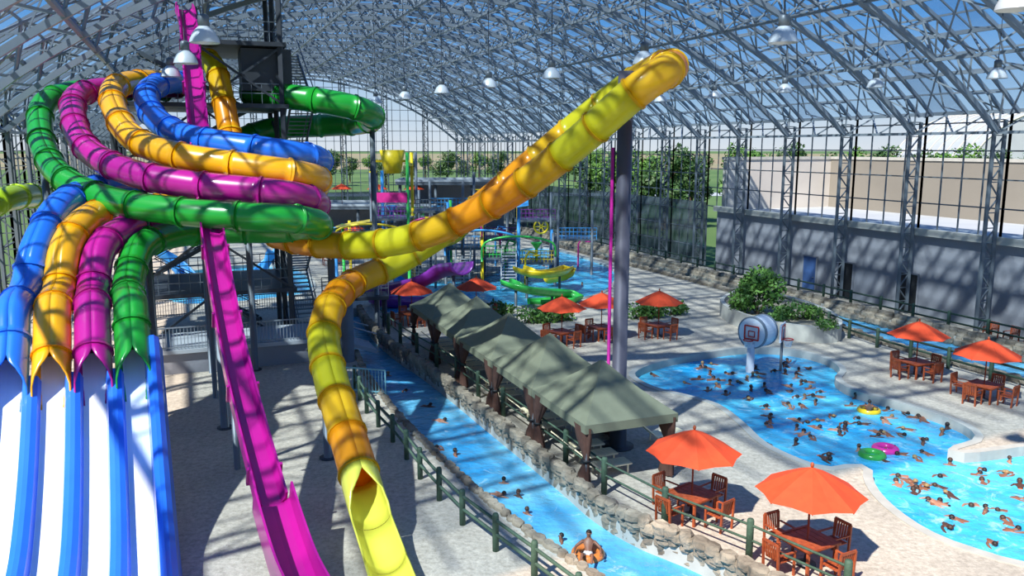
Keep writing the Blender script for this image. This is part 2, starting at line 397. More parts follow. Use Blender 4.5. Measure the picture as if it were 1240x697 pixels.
# ---------------------------------------------------------------- building: trusses, columns, glazing
BC = (B0+B1)/2; HS = (B1-B0)/2; RISE = 10.2; RAD = (HS*HS+RISE*RISE)/(2*RISE)
def zr(b): return 13+RISE-RAD+math.sqrt(RAD**2-(b-BC)**2)
TA = [35+6*k for k in range(-3, 18)]
NS = 40
BS = [B0+(B1-B0)*i/NS for i in range(NS+1)]
ZC = 13+RISE-RAD
def ap(b, a, off):
    n = Vector((b-BC, 0, zr(b)-ZC)).normalized()
    return W(a, b+n.x*off, zr(b)+n.z*off)
for i, a in enumerate(reversed(TA)):
    e = E('roof_truss', '%s steel lattice roof arch counted from the far end wall' % ORD[i], 'roof truss', W(a, 45, 0), group='roof arches')
    t = MB(); b = MB(); w = MB()
    for k in range(NS):
        for s in (-.5, .5): t.bar(ap(BS[k], a+s, 0), ap(BS[k+1], a+s, 0), .19)
        b.bar(ap(BS[k], a, -1.5), ap(BS[k+1], a, -1.5), .28)
    for k in range(NS+1):
        w.bar(ap(BS[k], a-.5, 0), ap(BS[k], a+.5, 0), .09)
        for s in (-.5, .5):
            if k < NS: w.bar(ap(BS[k], a+s*(1 if k % 2 else 0), 0 if k % 2 else -1.5), ap(BS[k+1], a+s*(0 if k % 2 else 1), -1.5 if k % 2 else 0), .1)
    t.build('top_chord', M['steel'], e); b.build('bottom_chord', M['steel'], e); w.build('web', M['steel'], e)
mb = MB()
for k in range(0, NS+1, 2): mb.bar(ap(BS[k], 12, .15), ap(BS[k], A1, .15), .16, .22)
for k in range(1, NS, 2): mb.bar(ap(BS[k], 12, .15), ap(BS[k], A1, .15), .1)
for k in range(0, NS+1, 4):
    mb.bar(ap(BS[k], 12, -1.5), ap(BS[k], A1, -1.5), .17)
    for a in TA[:-1]:
        for q in range(4):
            x0, x1 = a+1.5*q, a+1.5*q+1.5
            mb.bar(ap(BS[k], x0, 0 if q % 2 else -1.5), ap(BS[k], x1, -1.5 if q % 2 else 0), .09)
for a in TA:
    for k in range(0, NS, 2):
        mb.bar(ap(BS[k], a+3, .1), ap(BS[k+2], a+3, .1), .18)
        for d in (1.5, 4.5): mb.bar(ap(BS[k], a+d, .2), ap(BS[k+2], a+d, .2), .08)
    for k in range(NS): mb.bar(ap(BS[k], a+3, -.9 if k % 2 else .1), ap(BS[k+1], a+3, .1 if k % 2 else -.9), .07)
for i in range(0, len(TA)-1):
    for k in range(0, NS, 4):
        mb.bar(ap(BS[k], TA[i], -.1), ap(BS[k+4], TA[i+1], -.1), .09)
        mb.bar(ap(BS[k+4], TA[i], -.1), ap(BS[k], TA[i+1], -.1), .09)
struct(mb, 'ceiling', M['steel'], 'grid of purlins and glazing bars of the vaulted glass roof')
mb = MB(); NA = 42
mb.add([ap(BS[k*2], 11+3*j, .3) for j in range(NA+1) for k in range(NS//2+1)], [(j*(NS//2+1)+k, j*(NS//2+1)+k+1, (j+1)*(NS//2+1)+k+1, (j+1)*(NS//2+1)+k) for j in range(NA) for k in range(NS//2)])
o = struct(mb, 'ceiling_glazing', M['roofglass'], 'pale blue glass sheets of the vaulted roof')
o.data.materials.append(M['roofpanel']); rp_ = random.Random(3)
for f in o.data.polygons: f.material_index = 1 if rp_.random() < .25 else 0
def column(p0, u, h, label, grp, m='steel2', wd=.85):
    e = E('lattice_column', label, 'column', p0, group=grp)
    for s in (-1, 1): MB().bar(p0+u*(s*wd/2), p0+u*(s*wd/2)+Z*h, .18).build('chord', M[m], e)
    l = MB(); n = int(h/.9); q = h/n
    for k in range(n):
        s = 1 if k % 2 else -1
        l.bar(p0+u*(s*wd/2)+Z*(k*q), p0+u*(-s*wd/2)+Z*((k+1)*q), .07); l.bar(p0+u*(-wd/2)+Z*((k+1)*q), p0+u*(wd/2)+Z*((k+1)*q), .06)
    l.build('lacing', M[m], e)
for i, a in enumerate(reversed(TA)):
    column(W(a, 44.2), BX, 12.6, '%s lattice steel column along the right wall counted from the far end' % ORD[i], 'right wall columns')
LA = [a for a in TA if a >= 35]
for i, a in enumerate(reversed(LA)):
    column(W(a, B0+.7), BX, 12.6, '%s lattice steel column along the left wall counted from the far end' % ORD[i], 'left wall columns')
NF = 8; FB = [B0+(B1-B0)*i/NF for i in range(1, NF)]
for i, b in enumerate(FB):
    column(W(A1-.5, b), BX, zr(b)-.8, '%s lattice steel column of the far end wall counted from the left' % ORD[i], 'far wall columns')
wi = 0
def win(pts_fn, n, zs, label, glass=None):
    global wi; wi += 1; m = MB()
    for k in range(n+1):
        t = k/n; p = pts_fn(t); z0, z1 = zs(t); m.bar(p+Z*z0, p+Z*z1, .12 if k in (0, n) else .08)
    z = zs(0)[0]
    while z < max(zs(0)[1], zs(1)[1])-.2:
        c = [k/n for k in range(n+1) if zs(k/n)[1] >= z]
        if len(c) > 1: m.bar(pts_fn(min(c))+Z*z, pts_fn(max(c))+Z*z, .08)
        z += 1.7
    o = struct(m, 'window_%d' % wi, M['midsteel'], label)
    if glass:
        g = MB(); g.add([pts_fn(0)+Z*.05, pts_fn(1)+Z*.05, pts_fn(1)+Z*glass, pts_fn(0)+Z*glass], [(0, 1, 2, 3)]); g.build('lower_pane', M['darkglass'], o)
for i in range(len(TA)-1):
    far = TA[i] >= 63
    win(lambda t, a=TA[i]: W(a+6*t, 45.1), 4, lambda t, z0=(.1 if far else 5.7): (z0, 13), 'glazed bay %s from the near end of the right wall' % ORD[i], 6.0 if far else None)
for i in range(len(LA)-1):
    win(lambda t, a=LA[i]: W(a+6*t, B0-.1), 3, lambda t: (.1, 13), 'glazed bay %s from the near end of the left wall' % ORD[i])
for i in range(NF):
    win(lambda t, i=i: W(A1+.1, B0+(B1-B0)*(i+t)/NF), 5, lambda t, i=i: (.1, zr(B0+(B1-B0)*(i+t)/NF)), 'glazed bay %s from the left of the far end wall' % ORD[i], 3.8)
mb = MB(); mb.wbox(0, 63.5, 45.2, 45.7, 0, 5.3); struct(mb, 'wall_right', M['wall'], 'tall grey concrete wall along the right side')
mb = MB(); mb.wbox(0, 63.5, 44.75, 45.2, 5.3, 5.75); struct(mb, 'trim_20', M['curb'], 'pale coping ledge on top of the grey concrete wall')
for i, (a, m, lb_) in enumerate([(51, 'bluedoor', 'blue steel door in the grey concrete wall'), (47.2, 'black', 'dark doorway right of the blue door in the grey wall'), (41.4, 'black', 'rightmost dark doorway in the grey wall')]):
    mb = MB(); mb.wbox(a-.7, a+.7, 45.12, 45.25, 0, 2.6); d = struct(mb, 'door_%d' % (i+1), M[m], lb_)
    mb = MB()
    for s in (-.76, .76): mb.wbox(a+s-.06, a+s+.06, 45.08, 45.3, 0, 2.66)
    mb.wbox(a-.82, a+.82, 45.08, 45.3, 2.6, 2.72); mb.build('door_frame', M['wall'], d)
    if not i: MB().box(W(a-.5, 45.06, 1.05), (.12, .12, .04), RW).build('door_handle', M['steel'], d)
# neighbouring building outside
e = E('annex_building', 'beige walled flat roofed building just outside the right glass wall', 'building', W(30, 52))
MB().wbox(0, 63.5, 45.75, 58, 5.0, 5.35).build('terrace_roof', M['roofslab'], e)
MB().wbox(0, 63.5, 45.75, 57.9, -.03, 4.95).build('base_wall', M['wall'], e)
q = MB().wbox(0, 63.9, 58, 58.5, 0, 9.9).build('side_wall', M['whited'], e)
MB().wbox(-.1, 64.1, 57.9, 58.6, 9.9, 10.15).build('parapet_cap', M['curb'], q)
q = MB().wbox(63.5, 64, 46, 58, 0, 9.9).build('end_wall', M['white'], e)
MB().wbox(63.4, 64.1, 45.9, 58, 9.9, 10.15).build('parapet_cap', M['curb'], q)
# ---------------------------------------------------------------- slides
def tube_slide(name, label, pts, r, mats, seg=2.6, open_t=None, open_end=None, step=.35, fl_m=None, endcov=radians(88), group=None, flume_m=None):
    pth = cr(pts, step); n = len(pth); c0 = pth[-1].copy(); c0.z = 0
    e = E(name, label, 'water slide', c0, group=group)
    cov = []
    for i in range(n):
        t = i/(n-1)
        if open_t is None or t < open_t: cov.append(pi)
        else:
            k = min(1, (t-open_t)/max(1e-6, open_end-open_t)); cov.append(pi*(1-k)+endcov*k)
    per = max(2, int(seg/step)); i = 0; q = 0
    while i < n-1:
        j = min(n-1, i+per)
        if n-1-j < per//2: j = n-1
        op = cov[j] < 3; s = MB().sweep(pth[i:j+1], r, cov[i:j+1]).build('flume_section' if op else 'tube_section', flume_m if op and flume_m else mats[q % len(mats)], e)
        if cov[i] > 3:
            d = (pth[min(i+1, n-1)]-pth[max(0, i-1)]).normalized()
            MB().sweep([pth[i]-d*.045, pth[i]+d*.045], r+.055, None, 18, .08).build('joint_flange', fl_m or mats[q % len(mats)], s)
        i = j; q += 1
    return e, pth
RT = .55; lane_b = lambda i, a: -3.6+1.16*(i-1.5)+(28.4-a)*.045
def tail(i): return [W(30.3, lane_b(i, 30.3), 5.75), W(29.3, lane_b(i, 29.3), 5.02), W(28.3, lane_b(i, 28.3), 4.25), W(27.3, lane_b(i, 27.3), 3.51)]
paths = {}
spec = [
 ('blue', 'glossy blue tube slide curling round the tower, leftmost of the four mouths',
  [P(235, 98, 46), P(205, 100, 43), P(180, 110, 40), P(184, 138, 37.5), P(220, 163, 35.5), P(290, 177, 34.5), P(352, 186, 34.5), P(384, 192, 36), P(382, 199, 38.5), P(340, 207, 40), P(265, 212, 40), P(190, 217, 38.5), P(125, 226, 35.5), P(75, 248, 32), P(45, 300, 29.6), P(33, 350, 28.4)]),
 ('yellow', 'golden yellow tube slide curling round the tower beside the blue one',
  [P(225, 102, 46.5), P(180, 98, 43), P(140, 106, 39.5), P(140, 135, 37), P(163, 168, 35), P(215, 188, 33.7), P(290, 200, 33.3), P(352, 209, 33.5), P(384, 216, 35.2), P(380, 225, 38), P(330, 236, 39.5), P(260, 244, 39.3), P(190, 250, 37), P(140, 254, 34.3), P(105, 266, 31.5), P(80, 300, 29.8), P(72, 350, 28.6)]),
 ('magenta', 'magenta tube slide curling round the tower between golden and green ones',
  [P(215, 106, 47), P(150, 106, 43.5), P(96, 115, 40), P(90, 148, 37), P(110, 184, 34.8), P(160, 209, 33.2), P(230, 223, 32.5), P(310, 231, 32.3), P(354, 236, 32.8), P(382, 244, 34.8), P(376, 254, 37.6), P(330, 260, 38.6), P(260, 262, 37), P(200, 268, 35), P(155, 276, 32.5), P(122, 302, 30.4), P(113, 350, 28.9)]),
 ('green', 'green tube slide curling lowest round the tower, rightmost of the four mouths',
  [P(200, 110, 47.5), P(120, 108, 44), P(58, 122, 41), P(50, 167, 38), P(73, 212, 35), P(130, 241, 33), P(210, 255, 31.8), P(295, 262, 31.4), P(348, 264, 31.8), P(384, 270, 33.3), P(376, 277, 35.3), P(325, 279, 36), P(260, 280, 35.4), P(205, 285, 33.6), P(168, 302, 31.6), P(155, 350, 29.4)])]
for i, (c, lab, pts) in enumerate(spec):
    e, paths[c] = tube_slide('tube_slide', lab, pts+tail(i), RT, [M[c]], 2.4, .972, 1.0, endcov=radians(62), group='four racing tube slides', step=.25)
# racing lanes
lane = E('racing_slide', 'open four lane racing slide with white beds and blue dividers', 'water slide', W(23, -3.3))
prof = [(29.2, 4.44), (28.4, 3.82), (27, 2.74), (25.5, 1.73), (24, .95), (22.5, .42), (20.5, .22), (17, .2), (13, .2)]
def lp(off, s=0): return cr([W(a, lane_b(1.5, a)+off, z) for a, z in prof[s:]], .3)
for i in range(4):
    MB().profile(lp(1.16*(i-1.5)), [(-.46, .1), (-.3, .02), (-.1, 0), (.1, 0), (.3, .02), (.46, .1), (.46, -.12), (-.46, -.12)]).build('lane_bed', M['lanewhite'], lane)
for i in range(5):
    w = .25; h = 1.7 if i == 4 else 1
    MB().profile(lp(1.16*(i-2), 0 if i == 4 else 1), [(-w-.05, -.12), (-w, .1), (-w*.8, .32*h), (-.06, .4*h), (.06, .4*h), (w*.8, .32*h), (w, .1), (w+.05, -.12)]).build('divider', M['bluelane'], lane)
for a, z in prof[1:4]:
    for s in (-2.2, 2.2): MB().cyl(W(a, lane_b(1.5, a)+s, 0), W(a, lane_b(1.5, a)+s, z-.1), .09).build('leg', M['midsteel'], lane)
# yellow-green slide at the far left edge
tube_slide('yellow_green_slide', 'yellow-green tube slide at the far left edge beyond the blue tube', [P(-60, 262, 37), P(-20, 250, 38), P(12, 240, 40), P(38, 237, 43), P(62, 243, 46), P(84, 256, 48)], .6, [M['chart']], 2.4)
# magenta speed slide
sp = cr([P(222, 12, 43.2), P(228, 34, 42), P(240, 155, 36), P(258, 290, 31), P(283, 430, 26.5), P(318, 570, 22.4), P(353, 690, 19.6), P(378, 745, 18.3)], .35)
e = E('speed_slide', 'straight steep magenta speed slide dropping in front of the tower', 'water slide', Vector((sp[-1].x, sp[-1].y, 0)))
def uprof(w, h, t=.06): return [(-w-t, h), (-w, h), (-w, .18), (-w*.7, .03), (0, 0), (w*.7, .03), (w, .18), (w, h), (w+t, h), (w+t, -.1), (-w-t, -.1)]
n0 = int(len(sp)*.875); per = 10; i = 0
while i < n0:
    j = min(n0, i+per); s = MB().profile(sp[i:j+1], uprof(.36, .4)).build('flume_section', M['magenta'], e)
    if i:
        d = (sp[i+1]-sp[i]).normalized(); MB().profile([sp[i]-d*.05, sp[i]+d*.05], [(-.49, .44), (-.42, .44), (-.42, -.12), (.42, -.12), (.42, .44), (.49, .44), (.49, -.2), (-.49, -.2)]).build('joint_flange', M['magenta'], s)
    i = j
MB().profile(sp[n0:], uprof(.46, .8)).build('run_out', M['magenta'], e)
for k in range(14, len(sp)-4, 16):
    p = sp[k]; MB().cyl((p.x, p.y, 0), (p.x, p.y, p.z-.12), .11).build('support_post', M['midsteel'], e)
# big boomerang slide
big_pts = [P(252, 72, 46), P(262, 85, 45.2), P(270, 120, 44), P(280, 170, 43), P(290, 230, 41.5), P(312, 270, 39.4), P(352, 290, 36.6), P(420, 297, 34.2), P(490, 290, 32.9), P(560, 265, 31.9), P(630, 226, 30.6), P(700, 172, 29.2), P(765, 115, 28.0), P(800, 90, 28.1),
           P(813, 82, 29.6), P(804, 80, 31.9), P(768, 99, 33.4), P(706, 146, 34.6), P(640, 200, 35.6), P(575, 254, 36.4), P(522, 292, 36.4), P(475, 321, 35.8), P(430, 341, 34.2), P(402, 368, 30.8), P(392, 410, 28.6), P(401, 460, 26.8), P(416, 510, 24.9), P(431, 560, 23.3), P(443, 602, 22.0), P(461, 655, 20.5), P(482, 715, 17.95), P(496, 750, 16.8)]
e, bigp = tube_slide('boomerang_tube_slide', 'huge lime and orange translucent tube slide swooping up past the grey mast and back', big_pts, .57, [M['lime'], M['amber'], M['orange_t'], M['orange_t'], M['amber'], M['lime']], 1.9, .918, .932, fl_m=M['amber'], endcov=radians(84), flume_m=M['lemon'])
# mast
mp = G(748, 540)
e = E('slide_mast', 'tall dark grey steel mast holding the top of the lime and orange slide', 'mast', mp)
pole = MB().cyl(mp, mp+Z*13.6, .27, n=20).build('pole', M['mast'], e)
MB().cyl(mp, mp+Z*1.3, .32, n=20).build('pole_sleeve', M['dark'], e)
MB().lathe([(0, 0), (.6, 0), (.6, .06), (0, .06)], mp, 16).build('base_plate', M['dark'], e)
top = mp+Z*12.6
MB().bar(top, P(772, 108, 28.1)-Z*.5, .18).build('arm', M['mast'], e); MB().bar(top, P(768, 99, 33.4)-Z*.6, .18).build('arm', M['mast'], e)
q = MB().cyl(mp+Vector((-.42, -.1, .9)), mp+Vector((-.42, -.1, 11.0)), .06, n=8).build('conduit', M['magenta'], e, 'thin magenta conduit')
for z in (4, 8, 10.8): MB().bar(mp+Vector((-.44, -.1, z)), mp+Vector((-.2, 0, z)), .05).build('bracket', M['dark'], q)
# far green loop
e, gp = tube_slide('green_loop_slide', 'dark green tube slide looping out to the right behind the tower top', [P(300, 110, 47), P(345, 116, 46.3), P(400, 124, 45.8), P(438, 133, 46.4), P(452, 143, 48.5), P(436, 149, 51), P(390, 152, 52), P(330, 156, 51.5), P(285, 172, 50), P(250, 190, 49)], .68, [M['green']], 2.4)
# supports
def support(p, r, h, label):
    b = Vector((p.x, p.y, 0)); e = E('slide_support', label, 'support post', b, group='slide support posts')
    MB().cyl(b, b+Z*(p.z-h), r, n=12).build('pole', M['midsteel'], e)
    MB().lathe([(0, 0), (r*2, 0), (r*2, .05), (0, .05)], b, 12).build('base_plate', M['dark'], e)
    MB().path([p+BX*(s*(h+.02))+Z*(-abs(1-abs(s))*(h+.05)) for s in (-.9, -.6, -.3, 0, .3, .6, .9)], .06, 6).build('cradle', M['midsteel'], e)
for q, (pth, t, lab) in enumerate([(paths['green'], .42, 'grey post under the green slide where it passes the magenta drop'), (paths['green'], .50, 'grey post under the right turn of the green slide'), (paths['magenta'], .36, 'grey post under the magenta slide left of the tower front'),
                   (paths['blue'], .55, 'grey post under the blue slide at its right turn'), (paths['green'], .22, 'grey post under the outer left bend of the green slide'),
                   (bigp, .83, 'grey post under the last bend of the lime and orange slide'), (bigp, .245, 'grey post under the low start of the lime and orange rise'), (gp, .45, 'grey post under the dark green loop right of the tower')]):
    i = int(t*(len(pth)-1)); support(pth[i], .16, .6 if pth is not bigp else .64, lab)
# ---------------------------------------------------------------- slide tower
tw = E('slide_tower', 'dark steel slide tower with stacked decks, stairs and a flat canopy', 'tower', W(50.5, 1))
a0, a1, b0, b1 = 47, 54, -3.2, 5.2; TOP = 20.4
for a in (a0, (a0+a1)/2, a1):
    for b in (b0, 1, b1): MB().bar(W(a, b, 0), W(a, b, 14.3 if b == b0 else TOP), .24).build('column', M['dark'], tw)
LV = [3.3, 6.6, 10, 13.3, 16.5]
for z in LV:
    bb = b0 if z < 16 else 1
    q = MB().wbox(a0-.3, a1+.3, bb-.3, b1+.3, z-.22, z).build('deck', M['dark'], tw)
    m = MB()
    for (p, r_) in ((W(a0, bb), W(a0, b1)), (W(a0, b1), W(a1, b1)), (W(a1, b1), W(a1, bb)), (W(a1, bb), W(a0, bb))):
        for h in (.55, 1.05): m.bar(p+Z*(z+h), r_+Z*(z+h), .05)
        k = int((r_-p).length/.5)
        for i in range(k+1): m.bar(p.lerp(r_, i/k)+Z*z, p.lerp(r_, i/k)+Z*(z+1.05), .03)
    m.build('railing', M['midsteel'], q)
pz = 0
for i, z in enumerate(LV):
    m = MB(); s = 1 if i % 2 else -1; ca = a1+1.2
    for st in range(17):
        t = st/16; m.wbox(ca-.6, ca+.6, 1+s*(-3+6*t)-.18, 1+s*(-3+6*t)+.18, pz+(z-pz)*t-.05, pz+(z-pz)*t)
    for q in (-.62, .62):
        m.bar(W(ca+q, 1-s*3, pz), W(ca+q, 1+s*3, z), .08, .25); m.bar(W(ca+q, 1-s*3, pz+1), W(ca+q, 1+s*3, z+1), .05)
    m.build('stair', M['midsteel'], tw)
    m = MB(); cb = b1+1.1; s = -s
    for st in range(17):
        t = st/16; m.wbox(50.5+s*(-3+6*t)-.18, 50.5+s*(-3+6*t)+.18, cb-.6, cb+.6, pz+(z-pz)*t-.05, pz+(z-pz)*t)
    for q in (-.62, .62):
        m.bar(W(50.5-s*3, cb+q, pz), W(50.5+s*3, cb+q, z), .08, .25); m.bar(W(50.5-s*3, cb+q, pz+1), W(50.5+s*3, cb+q, z+1), .05)
    m.build('stair', M['midsteel'], tw)
    br = MB(); lo = b0 if z < 16 else 1
    br.bar(W(a0, b0 if lo < 1 else 1, pz), W(a0, 1 if lo < 1 else b1, z-.25), .12); br.bar(W(a0, 1, z-.25), W(a0, b1, pz), .12); br.bar(W(a0, b1, pz), W(a1, b1, z-.25), .12)
    br.build('brace', M['dark'], tw); pz = z
m = MB(); m.wbox(a0-.6, a1+.6, .6, b1+.8, TOP, TOP+.25); m.build('canopy', M['dark'], tw)
m = MB(); m.wbox(a0+.3, a0+2.8, 3.2, 5.8, 14, 16.2); m.build('panel_screen', M['dark'], tw)
def railing(name, label, line, h, m='midsteel', gap=.16, z0=0):
    e = E(name, label, 'railing', Vector((line[0].x, line[0].y, z0)))
    t = MB(); b = MB()
    for p, q in zip(line, line[1:]):
        t.bar(p+Z*(z0+h), q+Z*(z0+h), .06); t.bar(p+Z*(z0+.12), q+Z*(z0+.12), .05)
        k = max(1, int((q-p).length/gap))
        for i in range(k+1): b.bar(p.lerp(q, i/k)+Z*(z0), p.lerp(q, i/k)+Z*(z0+h), .05 if i in (0, k) else .025)
    t.build('top_rail', M[m], e); b.build('balusters', M[m], e)
st = E('entry_stair', 'grey concrete and steel stair platform in front of the slide tower', 'stairs', W(45, -2))
MB().wbox(42.5, 46.6, -3.5, 6.3, 1.05, 1.25).build('landing', M['roofslab'], st)
MB().wbox(42.7, 46.4, -3.3, 6.1, 0, 1.05).build('landing_base', M['wall'], st)
m = MB()
for k in range(12): m.wbox(45.2, 46.5, -3.5-k*.42, -3.1-k*.42, 1.25+k*.19, 1.35+k*.19)
m.bar(W(45.2, -3.1, 1.2), W(45.2, -8.2, 3.5), .08, .25); m.bar(W(45.2, -3.1, 2.2), W(45.2, -8.2, 4.5), .06)
m.build('flight', M['roofslab'], st)
m = MB()
for k in range(9): m.wbox(43.4, 45.6, 6.3+k*.32, 6.62+k*.32, 1.05-k*.12, 1.13-k*.12)
for q in (43.4, 45.6): m.bar(W(q, 6.3, 1.1), W(q, 9.2, .05), .06, .2); m.bar(W(q, 6.3, 2.1), W(q, 9.2, 1.05), .06)
m.build('flight', M['roofslab'], st)
railing('railing', 'grey baluster railing along the front of the tower landing', [W(42.6, -3.4), W(42.6, 6.2)], 1.1, 'steel', z0=1.25)
railing('railing', 'pale teal baluster gate beside the lazy river bend', [G(420, 474), G(467, 478)], 1.15, 'teal')
railing('railing', 'grey baluster railing behind the tower beside the small pool', [W(58, -6), W(58, 8)], 1.1)
# bridge and round pillar
e = E('footbridge', 'dark steel footbridge over the head of the lazy river', 'bridge', G(430, 400))
m = MB(); p, q = G(392, 402), G(470, 398); m.bar(p+Z*2.1, q+Z*2.1, 1.8, .22); bd = m.build('bridge_deck', M['dark'], e)
m = MB()
dv = (q-p).normalized(); nv = Vector((-dv.y, dv.x, 0))
for s in (-.85, .85):
    for h in (2.7, 3.2): m.bar(p+nv*s+Z*h, q+nv*s+Z*h, .06)
    for k in range(10): m.bar(p.lerp(q, k/9)+nv*s+Z*2.1, p.lerp(q, k/9)+nv*s+Z*3.2, .04)
m.build('railing', M['midsteel'], bd)
for t in (.05, .95):
    for s in (-.7, .7): MB().cyl(p.lerp(q, t)+nv*s, p.lerp(q, t)+nv*s+Z*2.1, .1).build('leg', M['dark'], e)
pp = G(422, 437); e = E('concrete_pillar', 'thick round grey pillar beside the lazy river bend', 'pillar', pp)
MB().cyl(pp, pp+Z*3.2, .33, n=18).build('shaft', M['midsteel'], e); MB().lathe([(0, 3.2), (.45, 3.2), (.45, 3.4), (0, 3.4)], pp, 18).build('cap', M['dark'], e)
# ---------------------------------------------------------------- cabanas
UL, WD = 4.44, 3.3
def cabana():
    e = E('cabana', '', 'cabana', world=False); x, y = WD/2*1.04, UL/2*.99
    rim = 2.25; pk = 3.75; m = MB(); n = 6
    cs = [(-x, -y), (x, -y), (x, y), (-x, y)]
    for i in range(4):
        p0, p1 = Vector((*cs[i], rim)), Vector((*cs[(i+1) % 4], rim)); A = Vector((0, 0, pk)); vs = []
        for j in range(n+1):
            t = j/n; q0, q1 = p0.lerp(A, t), p1.lerp(A, t)
            for k in range(n+1):
                s = k/n; q = q0.lerp(q1, s); q.z -= .05*sin(pi*s)*sin(pi*t)*(1-t)+.08*sin(pi*t); vs.append(q)
        m.add(vs, [(j*(n+1)+k, j*(n+1)+k+1, (j+1)*(n+1)+k+1, (j+1)*(n+1)+k) for j in range(n) for k in range(n)])
    cp = m.build('canopy', M['canvas'], e)
    m = MB()
    for sx in (-1, 1): m.box((sx*x, 0, rim-.14), (.03, 2*y, .3))
    for sy in (-1, 1): m.box((0, sy*y, rim-.14), (2*x, .03, .3))
    m.build('valance', M['canvas'], cp)
    x = WD/2; y = UL/2
    for sx in (-1, 1):
        for sy in (-1, 1):
            MB().cyl((sx*x*.97, sy*(y-.15), 0), (sx*x*.97, sy*(y-.15), rim), .05, n=8).build('post', M['dark'], e)
            m = MB(); k = 24; pf_ = [(.0, .52), (.4, .42), (.8, .22), (.95, .17), (1.1, .24), (1.6, .56), (2.1, .86)]; vs = []
            for z, r in pf_:
                for i in range(k):
                    t = 2*pi*i/k; rr = r*(1+.14*cos(t*8)); vs.append(Vector((sx*(x*.97-.03)+cos(t)*min(rr, .5)*.36, sy*(y-.12-r*.55)+sin(t)*rr*.72, z+.05)))
            fs = [(j*k+i, j*k+(i+1) % k, (j+1)*k+(i+1) % k, (j+1)*k+i) for j in range(len(pf_)-1) for i in range(k)]
            m.add(vs, fs, True); ct = m.build('curtain', M['curtain'], e)
            MB().lathe([(.05, .96), (.16, .95), (.16, 1.04), (.05, 1.03)], (sx*(x*.97-.03), sy*(y-.22), 0), 12).build('tie_band', M['black'], ct)
    return e
mk = Maker(cabana)
cw = ['nearest', 'second', 'middle', 'fourth', 'farthest']
for k in range(5): mk(W(22.6+UL*(k+.5), 13.15), YAW, 'olive canvas cabana with tied brown curtains, %s of the row from the camera' % cw[k], 'row of cabanas')
def lounger():
    e = E('chaise_lounge', '', 'lounge chair', world=False)
    m = MB()
    for s in (-.3, .3): m.bar((s, -.95, .32), (s, .35, .32), .045)
    m.bar((-.3, -.95, .32), (.3, -.95, .32), .045); m.bar((-.3, .3, .32), (.3, .3, .32), .045); m.build('frame', M['cream'], e)
    m = MB()
    for k in range(9): m.box((0, -.87+k*.14, .345), (.58, .125, .02))
    m.build('seat', M['cream'], e)
    m = MB(); d = Vector((0, .6, .52)).normalized()
    for s in (-.3, .3): m.bar((s, .32, .33), Vector((s, .32, .33))+d*.8, .045)
    for k in range(5): p = Vector((0, .36, .35))+d*(.08+k*.15); m.bar(p-d*.065, p+d*.065, .58, .02)
    m.build('backrest', M['cream'], e)
    for sx in (-.29, .29):
        for y in (-.8, .25): MB().bar((sx, y, 0), (sx, y, .32), .045).build('leg', M['cream'], e)
    return e
ml = Maker(lounger)
for k in range(5):
    for d, w in ((1.25, 'near'), (2.25, 'middle'), (3.25, 'far')):
        ml(W(22.6+UL*k+d, 12.75), YAW+pi/2, 'cream slatted chaise lounge, %s one inside the %s cabana' % (w, cw[k]), 'loungers inside the cabanas')
for k in range(10):
    ml(W(23.6+k*2.2, 16.2), YAW+pi/2, 'cream chaise lounge in the open row behind the cabanas, %s from the camera' % ORD[k], 'open row of loungers')
# ---------------------------------------------------------------- umbrella tables
def umbrella():
    e = E('patio_umbrella', '', 'umbrella', world=False); m = MB(); r = 1.42; ap_ = 2.74
    rings = [(0, ap_), (.28, 2.58), (.62, 2.33), (1.0, 2.03)]; vs = []
    for k, (t, z) in enumerate(rings):
        for i in range(16):
            c = 1 if i % 2 == 0 else cos(pi/8)*(.97 if k == 3 else .99); zz = z+(0 if i % 2 == 0 else -.035*t+(.05 if k == 3 else 0)); an = 2*pi*i/16
            vs.append((cos(an)*r*t*c, sin(an)*r*t*c, zz))
    m.add(vs, [(j*16+i, j*16+(i+1) % 16, (j+1)*16+(i+1) % 16, (j+1)*16+i) for j in range(3) for i in range(16)])
    cp = m.build('canopy', M['orange'], e)
    MB().cyl((0, 0, 0), (0, 0, 2.7), .028, n=8).build('pole', M['wood'], e)
    MB().lathe([(0, 0), (.26, 0), (.26, .05), (.08, .1), (.05, .3), (0, .3)], n=14).build('base', M['dark'], e)
    MB().ico((0, 0, 2.8), (.05, .05, .08), 2).build('finial', M['wood'], cp)
    m = MB()
    for i in range(8): an = 2*pi*i/8; m.bar((0, 0, 2.64), (cos(an)*1.4, sin(an)*1.4, 2.01), .025); m.bar((0, 0, 1.9), (cos(an)*.7, sin(an)*.7, 2.31), .018)
    m.build('ribs', M['wood'], cp); return e
def table():
    e = E('patio_table', '', 'table', world=False); m = MB()
    for i in range(6): m.box((-.5+.2*i, 0, .72), (.185, 1.2, .035))
    for y in (-.55, .55): m.box((0, y, .735), (1.2, .08, .04))
    m.build('tabletop', M['wood'], e); m = MB()
    for s in (-.5, .5): m.box((s, 0, .66), (.03, 1.0, .08)); m.box((0, s, .66), (1.0, .03, .08))
    m.build('apron', M['wood'], e)
    for x in (-.52, .52):
        for y in (-.52, .52): MB().box((x, y, .35), (.07, .07, .7)).build('leg', M['wood'], e)
    return e
